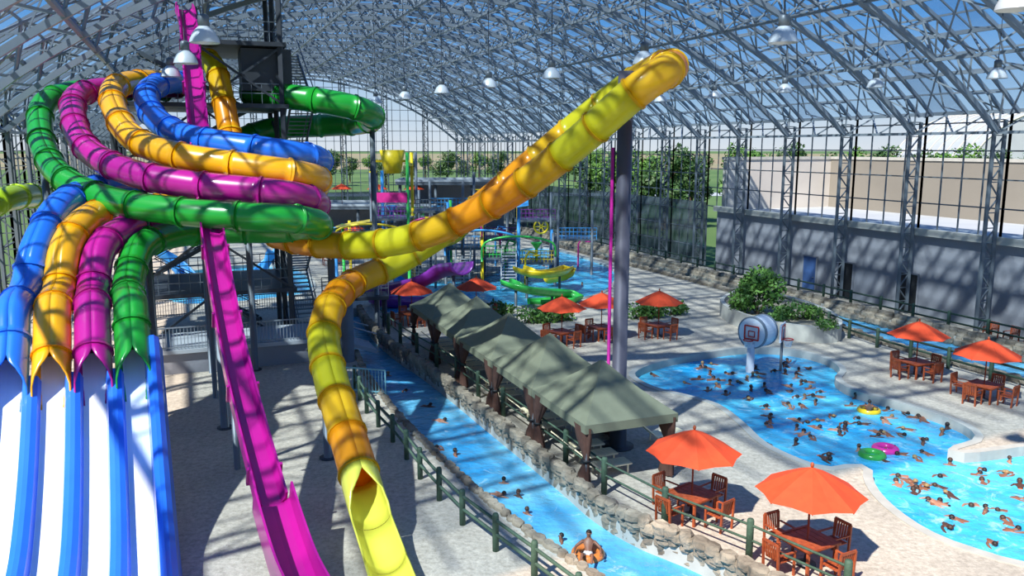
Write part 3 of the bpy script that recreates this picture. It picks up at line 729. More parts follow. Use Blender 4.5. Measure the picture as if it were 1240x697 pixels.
def chair():
    e = E('armchair', '', 'chair', world=False); m = MB()
    for i in range(5): m.box((0, -.2+.1*i, .44), (.52, .085, .03))
    m.build('seat', M['wood'], e); m = MB()
    for i in range(6): m.bar((-.2+.08*i, .27, .48), (-.2+.08*i, .34, .9), .05, .02)
    m.bar((-.27, .345, .93), (.27, .345, .93), .03, .08); m.build('backrest', M['wood'], e)
    for s in (-1, 1):
        MB().box((s*.28, .0, .66), (.06, .56, .03)).build('armrest', M['wood'], e)
        MB().bar((s*.27, -.24, 0), (s*.27, -.24, .65), .055).build('leg', M['wood'], e)
        MB().bar((s*.26, .3, 0), (s*.26, .345, .93), .055).build('leg', M['wood'], e)
    return e
mu, mt_, mc = Maker(umbrella), Maker(table), Maker(chair)
SETS = [(G(978, 652, .73), 'nearest the camera', .1), (G(838, 597, .73), 'beside the nearest cabana', .3), (G(1108, 455), 'between pool and river at right', .0), (G(1190, 484), 'at the right edge by the pool', .25),
        (G(797, 407), 'right of the grey mast', .2), (G(728, 410), 'just left of the grey mast', .1), (G(680, 416), 'behind the cabana roofs', .3), (G(577, 386), 'by the play pool edge', .0), (G(499, 392), 'above the far end of the cabanas', .2),
        (G(428, 300), 'far off left of the play structure', .2), (G(408, 320), 'far off beside the small pool', .1)]
for p, w, r in SETS:
    p = Vector((p.x, p.y, 0)); rz = YAW+r
    mu(p, rz, 'orange octagonal patio umbrella '+w, 'orange patio umbrellas'); mt_(p, rz, 'square slatted wooden table under the umbrella '+w, 'umbrella tables')
    for k, sd in enumerate(('far', 'left', 'near', 'right')):
        an = rz+pi/2+k*pi/2; mc(p+Vector((cos(an)*.98, sin(an)*.98, 0)), an-pi/2, 'wooden armchair, %s side of the table %s' % (sd, w), 'patio armchairs')
for k in range(4):
    mc(W(33.6-k*1.3, 43.25), YAW-pi/2, 'wooden armchair along the grey wall behind the fence, %s from the far end' % ORD[k], 'patio armchairs')
# ---------------------------------------------------------------- planter, shrubs
def shrub(p, blobs, n, sz, label, m='leaf', grp=None):
    e = E('shrub', label, 'shrub', p, group=grp); f = MB(); f.leaves([(p+Vector(c), *r) for c, r in blobs], n, sz); f.build('foliage', M[m], e)
    s = MB()
    for c, r in blobs: s.cyl(p, p+Vector(c), .06, .02, n=6)
    s.build('stems', M['bark'], e)
pc = G(946, 408); pl = cr([G(872, 377), G(885, 392), G(925, 406), G(985, 415), G(1018, 412), G(1006, 394), G(960, 376), G(905, 364)], .5, True)
e = E('planter', 'curved pale concrete planter wall beside the pool', 'planter', pc)
m = MB(); n = len(pl); vs = []; cen = sum(pl, Vector((0, 0, 0)))/n
for p in pl:
    i_ = p+(cen-p).normalized()*.3
    vs += [p, p+Z*.95, i_+Z*.95, i_+Z*.5]
m.add(vs, [(i*4+k, ((i+1) % n)*4+k, ((i+1) % n)*4+k+1, i*4+k+1) for i in range(n) for k in range(3)]); m.build('wall', M['curb'], e)
so = fillmesh([[p+(cen-p).normalized()*.2 for p in pl]], 'soil', mat('mulch', (150, 140, 122), .9, var=.3, scale=4), .7); so.parent = e; so.location = -e.location
pf = lambda x, y: G(x, y, .7)
shrub(pf(917, 380), [((0, 0, 1.2), (1.4, 1.2, 1.1)), ((-.9, .2, .9), (.9, .8, .8)), ((.9, 0, 1.5), (.9, .9, 1.1)), ((.1, .1, 2.2), (1.0, .9, .9)), ((-.5, 0, 1.9), (.7, .7, .7))], 520, .26, 'large rounded bush in the curved planter behind the basketball hoops')
shrub(pf(966, 386), [((0, 0, .5), (1.2, .8, .6)), ((.9, -.1, .4), (.7, .6, .5)), ((-.9, 0, .4), (.7, .6, .5))], 380, .2, 'low spreading bush in the middle of the planter')
shrub(pf(895, 378), [((0, 0, .35), (.7, .6, .4))], 380, .18, 'small low bush at the left end of the planter')
shrub(pf(940, 391), [((0, 0, .3), (.8, .5, .35))], 380, .18, 'small low bush at the front of the planter below the large one')
shrub(pf(1000, 400), [((0, 0, .35), (.7, .6, .4))], 380, .18, 'small low bush at the right end of the planter')
for k, (x, y) in enumerate([(640, 391), (658, 390), (674, 388), (770, 386), (786, 385), (812, 381), (602, 383)]):
    shrub(G(x, y), [((0, 0, .55), (.9, .7, .6)), ((.6, .1, .45), (.6, .6, .5))], 160, .28, 'low green hedge bush on the far deck, %s' % ['left of the hedge row', 'second in the left hedge', 'end of the left hedge', 'by the mast umbrella', 'middle of the right hedge', 'right end of the right hedge', 'nearest the play pool'][k], 'leaf', 'deck hedges')
# ---------------------------------------------------------------- basketball hoops
def hoop(p, face, label, drum):
    e = E('pool_basketball_hoop', label, 'basketball hoop', p, world=True); f = Vector((cos(face), sin(face), 0)); s = Vector((-f.y, f.x, 0))
    MB().cyl(p-Z*.5, p+Z*(1.5 if drum else 2.2), .2 if drum else .07, n=12).build('post', M['lanewhite'] if drum else M['midsteel'], e)
    c = p+Z*2.05
    if drum:
        bb = MB().lathe([(0, -1.1), (.8, -1.1), (.8, -.02), (0, -.02)], c, 32, f, False).build('drum', M['lanewhite'], e)
        mm = MB(); mm.lathe([(.8, -.14), (.83, -.14), (.83, 0), (.76, 0), (.76, -.02)], c, 32, f, False); mm.lathe([(.8, -1.0), (.83, -1.0), (.83, -1.12), (.78, -1.12)], c, 32, f, False); mm.build('drum_hoop', M['steel'], bb)
    else: bb = MB().box(c, (.08, 1.15, .9), Matrix.Rotation(face, 3, 'Z')).build('backboard', M['lanewhite'], e)
    m = MB(); k = c+f*.03; hw = .4; hh = .34
    for x0, z0, x1, z1 in ((-hw, -hh, hw, -hh), (-hw, hh, hw, hh), (-hw, -hh, -hw, hh), (hw, -hh, hw, hh)): m.bar(k+s*x0+Z*z0, k+s*x1+Z*z1, .06)
    if drum:
        for x0, z0, x1, z1 in ((-.18, -.2, .18, -.2), (-.18, .08, .18, .08), (-.18, -.2, -.18, .08), (.18, -.2, .18, .08)): m.bar(k+s*x0+Z*z0, k+s*x1+Z*z1, .04)
    m.build('target_square', M['red'], bb)
    hc = c+f*.3-Z*.34; ring = [hc+s*(.24*cos(t))+f*(.24*sin(t)) for t in [2*pi*i/20 for i in range(20)]]
    m = MB(); m.path(ring, .03, 6, True); m.bar(c-Z*.34, hc-f*.22, .05); rm = m.build('rim', M['red'], e)
    m = MB()
    for i in range(20): q = hc+(ring[i]-hc)*.55-Z*.38; m.bar(ring[i], q+(ring[(i+1) % 20]-ring[i])*.4, .012); m.bar(ring[i], q-(ring[(i+1) % 20]-ring[i])*.4, .012)
    m.build('net', M['net'], rm)
hoop(G(908, 450, -.34), -pi/2-.85, 'white drum shaped pool basketball hoop with a red square', True)
hoop(G(945, 449, -.34), -.5, 'thin posted basketball hoop seen nearly side on right of the white drum', False)
# ---------------------------------------------------------------- pendant lamps
def pend(px_, py_, z, label):
    p = G(px_, py_, z); b = p.dot(BX); e = E('pendant_lamp', label, 'lamp', p, group='high bay pendant lamps')
    sh = MB().lathe([(.46, 0), (.44, .1), (.34, .32), (.2, .46), (.16, .5), (.12, .5), (.3, .3), (.4, .08), (.44, 0)], p, 20).build('shade', M['lamp'], e)
    MB().lathe([(0, .5), (.17, .5), (.17, .8), (.1, .86), (0, .86)], p, 14).build('housing', M['midsteel'], e)
    MB().ico(p+Z*.22, (.11, .11, .16), 2).build('bulb', M['lanewhite'], sh)
    zt = zr(b)-1.1 if B0 < b < B1 else 20
    MB().cyl(p+Z*.85, Vector((p.x, p.y, zt)), .02, n=6).build('rod', M['dark'], e)
for row, L in (('middle', [(948, 52), (780, 78), (668, 95), (592, 106), (535, 113), (490, 120), (455, 125)]), ('left', [(248, 52), (225, 77), (207, 93), (198, 103), (190, 109)]), ('right', [(1207, 95), (1060, 106), (1230, 12), (950, 112), (865, 119), (800, 123), (752, 126)])):
    L.sort(key=lambda q: q[1])
    for i, (x, y) in enumerate(L): pend(x, y, 14.2, 'grey bell shaped pendant lamp, %s from the camera in the %s row' % (ORD[i], row))
# ---------------------------------------------------------------- play structure
def play():
    base = G(540, 342); e = E('play_structure', 'tall multicoloured water play structure with tipping bucket', 'play structure', base)
    o = lambda x, y, z: base+Vector((x, y, z)); CC = ['cyanp', 'midsteel', 'gpanel', 'midsteel', 'yel']
    xs = [-9, -6, -3, 0, 3, 6, 9]; hs = [4.6, 9, 10.6, 6.4, 6.6, 6.2, 3.8]
    for i, x in enumerate(xs):
        for j, y in enumerate((0, 3, 6)):
            MB().cyl(o(x, y, -.2), o(x, y, hs[i]), .13, n=10).build('post', M[CC[(i+j*2) % 5]], e)
    for x0, y0, z, c in ((-9, 0, 2.2, 'purple'), (-6, 0, 2.6, 'gpanel'), (-6, 0, 5.2, 'purple'), (-3, 0, 3.6, 'gpanel'), (0, 0, 2.8, 'cyanp'), (3, 0, 2.0, 'gpanel'), (6, 0, 1.6, 'yel'), (-6, 3, 3.6, 'midsteel'), (-3, 3, 5.6, 'midsteel'), (0, 3, 4.2, 'gpanel'), (3, 3, 3.2, 'purple'), (-9, 3, 3.4, 'cyanp')):
        q = MB().box(o(x0+1.5, y0+1.5, z), (3.2, 3.2, .18)).build('deck', M['midsteel'], e)
        m = MB()
        for h in (.35, .7, 1.05): m.bar(o(x0, y0, z+h), o(x0+3, y0, z+h), .06)
        for k in range(11): m.bar(o(x0+3*k/10, y0, z), o(x0+3*k/10, y0, z+1.05), .045)
        m.build('railing', M[c], q)
    for x0, y0, z in ((-9, 0, 0), (0, 0, 0), (3, 3, 0), (-3, 0, 0)):
        m = MB()
        for k in range(9): m.bar(o(x0+3*k/8, y0+.05, .1), o(x0+3*k/8, y0+.05, 2.2), .035); m.bar(o(x0, y0+.05, .1+.26*k), o(x0+3, y0+.05, .1+.26*k), .035)
        m.build('climbing_net', M['midsteel'], e)
    m = MB(); m.box(o(-4.5, -.1, 7.0), (2.9, .12, .8)); m.build('front_panel', M['pinkp'], e)
    m = MB(); m.add([o(1.0, -.8, 5.6), o(6.8, -.8, 6.4), o(6.8, 3.4, 7.0), o(1.0, 3.4, 6.2)], [(0, 1, 2, 3)]); m.build('canopy', M['cyanp'], e)
    m = MB(); m.add([o(-9.3, -.4, 4.5), o(-5.8, -.4, 5.1), o(-5.8, 3.4, 5.1), o(-9.3, 3.4, 4.5)], [(0, 1, 2, 3)]); m.build('canopy', M['yel'], e)
    tb = MB().lathe([(0, 0), (.7, 0), (1.05, 1.9), (.95, 1.9), (.65, .15), (0, .15)], o(-4.4, 1.5, 8.9), 14).build('tipping_bucket', M['yel'], e)
    m = MB(); m.bar(o(-6, 1.5, 9.9), o(-3, 1.5, 9.9), .2); m.bar(o(-6, 0, 9), o(-6, 3, 9), .2); m.bar(o(-3, 0, 9.6), o(-3, 3, 9.6), .2); m.bar(o(-6, 1.5, 9), o(-6, 1.5, 9.9), .2); m.build('pivot_frame', M['yel'], tb)
    for x in (1.5, 5.2):
        m = MB()
        for k in range(12): m.box(o(x, -.3-k*.3, 2.5-k*.21), (1.2, .32, .06))
        for s in (-.6, .6):
            m.bar(o(x+s, 0, 2.6), o(x+s, -3.7, .1), .08, .2); m.bar(o(x+s, 0, 3.5), o(x+s, -3.7, 1), .06)
            for k in range(9): m.bar(o(x+s, -k*.45, 2.6-k*.3), o(x+s, -k*.45, 3.5-k*.3), .04)
        m.build('stair', M['roofslab'], e)
    for i, (x, y, z, c) in enumerate([(-1.5, 1.5, 4.6, 'yel'), (4.5, 1.5, 3.6, 'pinkp'), (-5, 4.5, 5.4, 'cyanp'), (7.5, 1, 2.6, 'gpanel'), (-8, 1, 3.2, 'yel'), (2, 4, 5.2, 'purple')]):
        MB().lathe([(0, 0), (.12, 0), (.12, 1), (.5, 1.5), (.45, 1.55), (0, 1.1)], o(x, y, z-.9), 12).build('spray_cup', M[c], e)
    for i, (x0, x1, z, c) in enumerate([(-9, -3, 4.4, 'yel'), (-3, 3, 5.0, 'pinkp'), (0, 6, 3.9, 'cyanp'), (3, 9, 3.4, 'gpanel')]):
        MB().path(cr([o(x0, -.4, z-1.6), o(x0+.3, -.5, z), o((x0+x1)/2, -.6, z+.5), o(x1-.3, -.5, z), o(x1, -.4, z-1.2)], .4), .09, 8).build('water_pipe', M[c], e)
    for x0, y0, z, c in ((-6, 8, 4.6, 'gpanel'), (-2, 8, 5.4, 'cyanp'), (2, 8, 6.2, 'yel'), (6, 8, 4.4, 'purple'), (9.5, 5, 3.0, 'cyanp')):
        for dx in (0, 3): MB().cyl(o(x0+dx, y0, -.2), o(x0+dx, y0, z+2.6), .12, n=8).build('post', M['midsteel'], e)
        q = MB().box(o(x0+1.5, y0+1.2, z), (3.6, 2.6, .18)).build('deck', M['midsteel'], e)
        m = MB()
        for h in (.35, .7, 1.05): m.bar(o(x0, y0, z+h), o(x0+3.4, y0, z+h), .06)
        for k in range(11): m.bar(o(x0+3.4*k/10, y0, z), o(x0+3.4*k/10, y0, z+1.05), .045)
        m.build('railing', M[c], q)
play()
def small_slide(pts, r, m, label):
    pth = cr(pts, .5); e = E('play_slide', label, 'water slide', Vector((pth[-1].x, pth[-1].y, 0)))
    MB().sweep(pth, r, [radians(95)]*len(pth), 12, .08).build('chute', M[m], e)
    for t in (.1, .45): p = pth[int(t*len(pth))]; MB().cyl((p.x, p.y, -.2), (p.x, p.y, p.z-r), .1, n=8).build('post', M['midsteel'], e)
g = lambda x, y, z: G(x, y, z)
small_slide([g(628, 322, 2.2), g(650, 328, 2.0), g(676, 326, 1.8), g(688, 322, 1.6), g(686, 330, 1.2), g(664, 335, .6)], .55, 'yel', 'short yellow open play slide at the back of the play pool')
small_slide([g(612, 338, 2.0), g(636, 346, 1.7), g(662, 350, 1.2), g(690, 352, .8), g(698, 358, .5), g(676, 361, .35), g(640, 363, .3)], .5, 'gpanel', 'bright green open play slide sweeping flat over the play pool')
small_slide([g(560, 318, 4.2), g(535, 322, 3.6), g(500, 338, 2.6), g(465, 345, 1.8), g(450, 352, 1.0), g(470, 360, .6), g(520, 362, .3)], .75, 'purple', 'purple open play slide left of the play structure')
small_slide([g(520, 262, 5.6), g(545, 266, 5.4), g(560, 276, 4.6), g(545, 288, 3.8), g(515, 296, 3.0)], .6, 'yel', 'yellow open slide winding down the play structure')
small_slide([g(480, 282, 4.6), g(462, 290, 4.0), g(456, 306, 3.0), g(470, 326, 1.6), g(490, 342, .6)], .6, 'cyanp', 'sky blue open slide left of the tipping bucket')
small_slide([g(196, 300, 3.4), g(210, 312, 2.6), g(226, 330, 1.5), g(240, 348, .5)], .7, 'cyanp', 'sky blue open slide dropping into the small pool behind the tower')
small_slide([g(330, 300, 3.2), g(322, 312, 2.4), g(312, 328, 1.4), g(306, 344, .5)], .6, 'cyanp', 'second sky blue slide into the small pool, right of the tower')
wp = G(655, 300); e = E('water_wheel', 'yellow spoked water wheel beside the play pool', 'wheel', wp)
MB().cyl(wp, wp+Z*2.4, .12).build('post', M['midsteel'], e)
m = MB(); rg = [wp+Vector((cos(t)*.75, -.25, 2.4+sin(t)*.75)) for t in [2*pi*i/18 for i in range(18)]]; m.path(rg, .12, 6, True)
for i in range(0, 18, 3): m.bar(wp+Vector((0, -.25, 2.4)), rg[i], .1)
m.build('wheel', M['yel'], e)
for i, (x, y, h, c) in enumerate([(612, 336, 3.2, 'gpanel'), (636, 343, 2.6, 'yel'), (600, 322, 3.8, 'cyanp'), (700, 322, 2.6, 'pinkp')]):
    p = G(x, y); e = E('spray_post', '%s water spray post standing in the play pool' % ['green', 'yellow', 'blue', 'pink'][i], 'spray post', p)
    MB().path([p-Z*.2, p+Z*h*.8, p+Vector((.3, 0, h)), p+Vector((.9, 0, h*.95))], .09, 8).build('pipe', M[c], e)
    MB().lathe([(0, 0), (.28, -.12), (.28, -.2), (0, -.2)], p+Vector((.9, 0, h*.95)), 12).build('spray_head', M[c], e)
# pavilions at the far end
def pavilion(p, w, d, h, label):
    e = E('pavilion', label, 'pavilion', p)
    rf = MB().box(p+Z*(h+.2), (w, d, .4)).build('roof', M['steel2'], e)
    m = MB()
    for s in (-1, 1): m.box(p+Vector((0, s*d/2, h+.55)), (w, .15, .3)); m.box(p+Vector((s*w/2, 0, h+.55)), (.15, d, .3))
    m.build('roof_edge', M['roofslab'], rf)
    k = max(2, int(w/5))
    for i in range(k+1):
        for y in (-1, 1): MB().cyl(p+Vector((-w/2+.5+(w-1)*i/k, y*(d/2-.5), 0)), p+Vector((-w/2+.5+(w-1)*i/k, y*(d/2-.5), h)), .2).build('post', M['midsteel'], e)
    MB().box(p+Vector((0, d/2-1.2, h/2)), (w-2, .4, h)).build('back_wall', M['wall'], e)
pv = G(440, 280); pavilion(pv, 20, 8, 3.2, 'low grey roofed pavilion with umbrellas on top left behind the play structure')
pavilion(G(552, 278), 15, 8, 6.2, 'taller grey roofed pavilion directly behind the play structure')
for i, dx in enumerate((-7, -2.5, 2.2, 7)):
    mu(pv+Vector((dx, -1, 3.6)), .2*i, 'orange umbrella on the low pavilion roof, %s from the left' % ORD[i], 'orange patio umbrellas')
# ---------------------------------------------------------------- trees outside
def tree(k):
    def fn():
        e = E('tree', '', 'tree', world=False)
        m = MB(); m.path([(0, 0, -.1), (.1, 0, 2), (0, .1, 5), (.1, 0, 7)], [.32, .24, .17, .08], 8)
        for i in range(5): an = i*1.3+k; m.path([(0, 0, 3+i*.6), (cos(an)*1.2, sin(an)*1.2, 4.2+i*.7), (cos(an)*2, sin(an)*2, 5+i*.7)], [.12, .08, .04], 6)
        m.build('trunk', M['bark'], e)
        bl = [((0, 0, 6.4), 2.6, 2.6, 2.5)]+[((R.uniform(-2.4, 2.4), R.uniform(-2.4, 2.4), R.uniform(3.2, 8)), R.uniform(1.2, 1.9), R.uniform(1.2, 1.9), R.uniform(1, 1.6)) for _ in range(10)]
        f = MB(); f.leaves(bl, 260, .5); f.build('crown', M['leaf2' if k else 'leaf'], e); return e
    return fn
tms = [Maker(tree(k)) for k in range(3)]
def plant(x, Y, s, i, label, grp):
    p = P(x, 200, Y); o = tms[i % 3]((p.x, p.y, -.03), R.uniform(0, 6), label, grp); o.scale = (s*R.uniform(.9, 1.1),)*2+(s,)
for i, (x, Y, s) in enumerate([(775, 122, 1.2), (806, 112, 1.25), (838, 124, 1.1), (742, 140, 1.1), (712, 156, 1.0)]):
    plant(x, Y, s, i, 'leafy tree outside the far right glass, %s in its clump from the right' % ORD[[2, 1, 0, 3, 4][i]], 'trees beyond the far right glass')
for i in range(9):
    plant(908+i*42+R.uniform(-6, 6), 130+(i % 2)*12+R.uniform(-3, 3), 1.22+R.uniform(-.15, .15), i, 'green tree behind the beige building, %s in the row from the left' % ORD[i], 'trees behind the beige building')
for i in range(18):
    plant(330+i*23+R.uniform(-4, 4), 245+(i % 3)*24+R.uniform(-8, 8), 1.0+R.uniform(-.2, .2), i+1, 'distant tree on the lawn beyond the end wall, %s from the left' % ORD[i], 'trees beyond the end wall')
dp = P(1218, 200, 190); dp.z = 0; e = E('storage_dome', 'pale ribbed arched shed beyond the beige building', 'shed', dp)
m = MB(); k = 18; vs = []
for y in (-18, 18):
    for i in range(k+1): t = pi*i/k; vs.append(dp+Vector((-cos(t)*20, y, sin(t)*19)))
m.add(vs, [(i, i+1, k+2+i, k+1+i) for i in range(k)]+[tuple(range(k+1))], False); m.build('shell', M['roofslab'], e)
m = MB()
for y in range(-18, 19, 4): m.path([dp+Vector((-cos(pi*i/k)*20.1, y, sin(pi*i/k)*19.1)) for i in range(k+1)], .2, 5)
m.build('ribs', M['curb'], e)
fld = MB(); fld.add([(-1400, 420, .05), (1400, 420, .05), (1400, 1500, .05), (-1400, 1500, .05)], [(0, 1, 2, 3)])
o = fld.build('field', mat('dry_field', (150, 130, 106), .95, c2=(118, 128, 88), scale=.01)); o['kind'] = 'structure'; o['label'] = 'dry brown farm field near the horizon'
rd = MB(); rd.add([(-400, 180, .02), (400, 200, .02), (400, 214, .02), (-400, 194, .02)], [(0, 1, 2, 3)])
o = rd.build('road', M['roofslab']); o['kind'] = 'structure'; o['label'] = 'pale road crossing the lawn beyond the end wall'
# ---------------------------------------------------------------- people
def skin(J, Eg, root, sub=1):
    names = list(J); me = bpy.data.meshes.new('tmp'); me.from_pydata([J[n][0] for n in names], [(names.index(a), names.index(b)) for a, b in Eg], [])
    ob = bpy.data.objects.new('tmp', me); COL.objects.link(ob); ob.modifiers.new('s', 'SKIN'); sm = ob.modifiers.new('u', 'SUBSURF'); sm.levels = sub; sm.render_levels = sub
    for i, n in enumerate(names):
        v = me.skin_vertices[0].data[i]; r = J[n][1]; v.radius = (r, r); v.use_root = (n == root)
    dg = bpy.context.evaluated_depsgraph_get(); ev = ob.evaluated_get(dg); nm = ev.to_mesh()
    vs = [v.co.copy() for v in nm.vertices]; fs = [tuple(p.vertices) for p in nm.polygons]
    ev.to_mesh_clear(); bpy.data.objects.remove(ob); return vs, fs
EG = [('pel', 'wai'), ('wai', 'che'), ('che', 'nec'), ('nec', 'hea'), ('hea', 'top')]
for s in 'LR': EG += [('che', 'sh'+s), ('sh'+s, 'el'+s), ('el'+s, 'ha'+s), ('pel', 'hi'+s), ('hi'+s, 'kn'+s), ('kn'+s, 'an'+s), ('an'+s, 'to'+s)]
RR = dict(pel=.125, wai=.11, che=.13, nec=.055, hea=.085, top=.075, sh=.062, el=.045, ha=.034, hi=.088, kn=.06, an=.042, to=.035)
def pose(d):
    J = {}
    for k, v in d.items():
        if k in ('pel', 'wai', 'che', 'nec', 'hea', 'top'): J[k] = (Vector(v), RR[k])
        elif k[-1] in 'LR': J[k] = (Vector(v), RR[k[:-1]])
        else:
            for s, g_ in (('L', 1), ('R', -1)): J[k+s] = (Vector((v[0]*g_, v[1], v[2])), RR[k])
    return J
POSES = {
 'standing': (pose(dict(pel=(0, 0, -.1), wai=(0, 0, .06), che=(0, .01, .27), nec=(0, .01, .44), hea=(0, .03, .54), top=(0, .02, .64), sh=(.17, 0, .37), el=(.36, .12, .28), ha=(.36, .36, .3), hi=(.09, 0, -.16), kn=(.1, .03, -.52), an=(.1, 0, -.86), to=(.11, .13, -.9))), Vector((0, 1, 0)), Z),
 'swimming': (pose(dict(pel=(0, 0, -.06), wai=(0, .16, -.02), che=(0, .36, .02), nec=(0, .53, .06), hea=(0, .62, .1), top=(0, .72, .14), shL=(.17, .45, .04), elL=(.24, .7, .1), haL=(.2, .98, .02), shR=(-.17, .42, .04), elR=(-.3, .2, .02), haR=(-.28, -.06, -.04), hi=(.09, -.06, -.07), kn=(.1, -.46, -.12), an=(.1, -.86, -.1), to=(.1, -1.0, -.1))), Vector((0, .6, -.5)), Vector((0, .5, .6))),
 'sitting': (pose(dict(pel=(0, 0, .0), wai=(0, -.09, .15), che=(0, -.2, .32), nec=(0, -.27, .48), hea=(0, -.25, .58), top=(0, -.27, .68), sh=(.17, -.21, .4), el=(.4, -.02, .27), ha=(.42, .24, .22), hi=(.1, .04, .0), kn=(.16, .42, .24), an=(.17, .78, .14), to=(.18, .88, .22))), Vector((0, 1, 0)), Z)}
PR = {}
for nm, (J, face, up) in POSES.items():
    vs, fs = skin(J, EG, 'pel'); m = MB(); m.add(vs, fs, True)
    hd = (J['hea'][0]+J['top'][0])/2; fdir = face.normalized(); s_ = fdir.cross(up).normalized()
    m.cyl(hd+fdir*.07+up.normalized()*.01, hd+fdir*.105-up.normalized()*.025, .01, .017, 6)
    for q in (-1, 1): m.ico(hd+s_*(q*.085), (.016, .025, .032), 1)
    for q in 'LR':
        h, d = J['ha'+q][0], (J['ha'+q][0]-J['el'+q][0]).normalized(); a = d.cross(Z).normalized(); m.ico(h+d*.05, (.04, .045, .022), 1)
        for i, L in enumerate((.06, .075, .08, .072)): b = h+d*.07+a*((i-1.5)*.02); m.path([b, b+d*L*.6, b+d*L-Z*.015], [.01, .009, .006], 5)
        b = h+d*.03-a*.035; m.path([b, b+d*.03-a*.025, b+d*.06-a*.03], [.012, .01, .007], 5)
    body = m.build('body', SKIN[0]); COL.objects.unlink(body)
    SJ = {k: (J[k][0], J[k][1]*1.13) for k in ('pel', 'wai', 'hiL', 'hiR')}
    for k in 'LR': SJ['th'+k] = (J['hi'+k][0].lerp(J['kn'+k][0], .45), .088)
    vs, fs = skin(SJ, [('pel', 'wai'), ('pel', 'hiL'), ('pel', 'hiR'), ('hiL', 'thL'), ('hiR', 'thR')], 'pel'); m = MB(); m.add(vs, fs, True); suit = m.build('swimsuit', SUITS[0][1]); COL.objects.unlink(suit)
    m = MB(); u = up.normalized(); V, Fc = ico_data(2); vs = [hd+u*.025-fdir*.018+v*.1 for v in V]
    keep = [f for f in Fc if sum(V[i].dot(u)*.8-V[i].dot(fdir)*.75 for i in f)/3 > -.12]
    used = sorted({i for f in keep for i in f}); ix = {q: k for k, q in enumerate(used)}
    m.add([vs[i] for i in used], [[ix[i] for i in f] for f in keep], True); hair = m.build('hair', HAIR[0]); COL.objects.unlink(hair)
    m = MB()
    for q in (-1, 1): m.ico(hd+fdir*.074+s_*(q*.03)+u*.012, .011, 1)
    eyes = m.build('eyes', M['black']); COL.objects.unlink(eyes)
    PR[nm] = (body, suit, hair, eyes)
pool_s = [(873, 470), (890, 455), (905, 466), (930, 452), (945, 465), (955, 440), (967, 450), (975, 472), (987, 462), (1000, 480), (1012, 470), (1020, 492), (1035, 502), (1052, 488), (1066, 506), (1080, 514), (1095, 505), (1110, 520), (1125, 512), (1140, 526), (1086, 530), (1050, 520), (980, 495), (1000, 507), (940, 546), (965, 520),
          (1085, 560), (1105, 575), (1118, 582), (1130, 590), (1145, 572), (1155, 592), (1170, 575), (1185, 607), (1195, 590), (1210, 578), (1216, 600), (1226, 617), (1236, 592), (1110, 602), (1125, 612), (1150, 612), (1180, 632), (1210, 642), (1092, 592), (1100, 548), (1122, 562), (1163, 605), (935, 490), (915, 480), (860, 454), (835, 460), (800, 456), (1020, 530), (1040, 545), (1005, 545), (880, 480), (1088, 578), (1232, 640), (1195, 650)]
pr = random.Random(9)
def inside(q, L):
    c = False; n = len(L)
    for i in range(n):
        a, b = L[i], L[(i+1) % n]
        if (a[1] > q[1]) != (b[1] > q[1]) and q[0] < (b[0]-a[0])*(q[1]-a[1])/(b[1]-a[1])+a[0]: c = not c
    return c
for _ in range(4000):
    if len(pool_s) >= 125: break
    q = (pr.uniform(840, 1236), pr.uniform(440, 655)); gq = G(*q)
    if inside(q, pool_px) and all((gq-G(*s)).length > .75 for s in pool_s) and all((gq-s).length > .9 for s in pool_loop): pool_s.append(q)
river_s = [(505, 492), (542, 547), (551, 551), (592, 597), (638, 622), (628, 601), (470, 455), (523, 508), (540, 572), (680, 655), (490, 470), (610, 585)]
play_s = [(690, 335), (650, 352), (705, 345), (492, 362), (665, 322), (640, 340)]
rng = random.Random(5); plist = []
for zone, L, z in (('the leisure pool', pool_s, -.34), ('the lazy river', river_s, -.62), ('the play pool', play_s, -.12)):
    for x, y in L: plist.append([zone, x, y, z, rng.choice(['standing', 'swimming', 'swimming', 'swimming']), rng.randrange(len(SUITS)), rng.choice([0, 1, 1, 2]), rng.choice([0, 0, 1, 1, 2]), rng.uniform(0, 2*pi)])
rings = [(1072, 545, -.34, 'pink', (222, 50, 150)), (1056, 552, -.34, 'green', (60, 160, 60)), (1052, 498, -.34, 'yellow', (232, 190, 30)), (712, 672, -.62, 'orange', (230, 130, 60))]
for x, y, z, c, col in rings:
    zn = 'the lazy river' if z < -.5 else 'the leisure pool'
    p = G(x, y, z); mm = mat('vinyl_'+c, col, .3, coat=.5)
    m = MB(); m.path([Vector((cos(t)*.36, sin(t)*.36, .05)) for t in [2*pi*i/24 for i in range(24)]], .14, 12, True)
    o = m.build('inner_tube', mm); o.location = p
    tag(o, 'inflatable %s swim ring floating on %s' % (c, zn), 'swim ring', 'swim rings')
    MB().cyl(Vector((.36, 0, .18)), Vector((.36, 0, .22)), .02, n=6).build('valve', M['black'], o)
    if c in ('orange', 'yellow'): plist.append([zn, x, y, z+.1, 'sitting', rng.randrange(len(SUITS)), 1, 0, rng.uniform(0, 2*pi)])
cls = {}
for q in plist: cls.setdefault((q[0], q[4], q[6], q[7]), []).append(q)
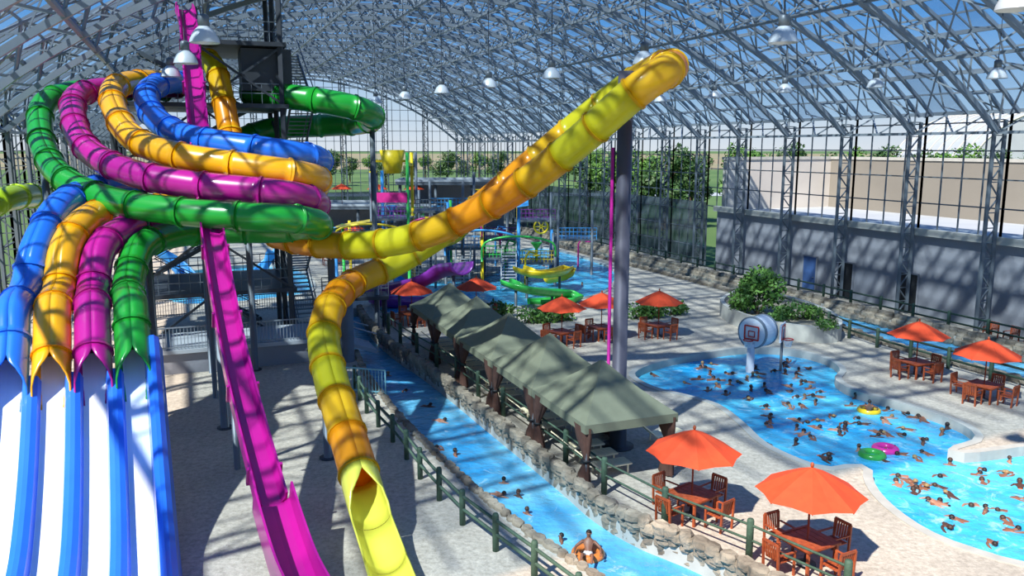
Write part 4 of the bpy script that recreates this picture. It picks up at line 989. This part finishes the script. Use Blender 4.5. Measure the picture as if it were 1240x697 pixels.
for (zone, ps, sk, hr), L in cls.items():
    L.sort(key=lambda q: q[1])
    for i, q in enumerate(L):
        p = G(q[1], q[2], q[3]); sc_ = rng.uniform(.78, .95); p.z += {'standing': -.38, 'swimming': -.06+rng.uniform(-.035, .02), 'sitting': .0}[ps]*sc_
        verb = {'standing': 'standing neck deep', 'swimming': 'swimming flat', 'sitting': 'sitting on a swim ring'}[ps]
        lab = '%s %s person %s in %s' % (HRN[hr], SKN[sk], verb, zone)
        if len(L) > 1: lab += ', %s from the left' % ORD[i]
        e = E('person', lab, 'person', p, q[8], 'swimmers in '+zone, False); e.scale = (sc_,)*3
        for src, mm in zip(PR[ps], (SKIN[sk], SUITS[q[5]][1], HAIR[hr], None)):
            c = src.copy(); COL.objects.link(c); c.parent = e
            if mm: c.material_slots[0].link = 'OBJECT'; c.material_slots[0].material = mm
# ---------------------------------------------------------------- light, sky, camera
wd = bpy.data.worlds.new('World'); SC.world = wd; wd.use_nodes = True; nt = wd.node_tree; bg = nt.nodes['Background']
tc = nt.nodes.new('ShaderNodeTexCoord'); sx = nt.nodes.new('ShaderNodeSeparateXYZ'); nt.links.new(tc.outputs['Generated'], sx.inputs[0])
rp = nt.nodes.new('ShaderNodeValToRGB'); rp.color_ramp.elements[0].position = 0; rp.color_ramp.elements[0].color = lin((222, 232, 242))
rp.color_ramp.elements[1].position = .5; rp.color_ramp.elements[1].color = lin((66, 130, 212))
for pos, c in ((.05, (190, 216, 240)), (.14, (110, 174, 236))): x = rp.color_ramp.elements.new(pos); x.color = lin(c)
nt.links.new(sx.outputs['Z'], rp.inputs['Fac']); nt.links.new(rp.outputs['Color'], bg.inputs['Color']); bg.inputs['Strength'].default_value = .95
sl = bpy.data.lights.new('sun', 'SUN'); sl.energy = 8.2; sl.angle = .02; sl.color = (1, .94, .85)
so_ = bpy.data.objects.new('sun', sl); COL.objects.link(so_)
sd = (-BX*.68-AX*.42).normalized()*cos(radians(49))+Z*sin(radians(49)); so_.rotation_euler = sd.to_track_quat('Z', 'Y').to_euler(); so_.location = (0, 0, 60)
cam = bpy.data.cameras.new('camera'); cam.sensor_width = 36; cam.lens = F/1240*36; cam.clip_end = 5000; cam.clip_start = .1
co = bpy.data.objects.new('camera', cam); COL.objects.link(co); co.location = (0, 0, H); co.rotation_euler = (pi/2-PT, 0, 0); SC.camera = co
SC.view_settings.view_transform = 'Standard'; SC.view_settings.exposure = 0
for o in bpy.data.objects:
    if '_w' in o: del o['_w']
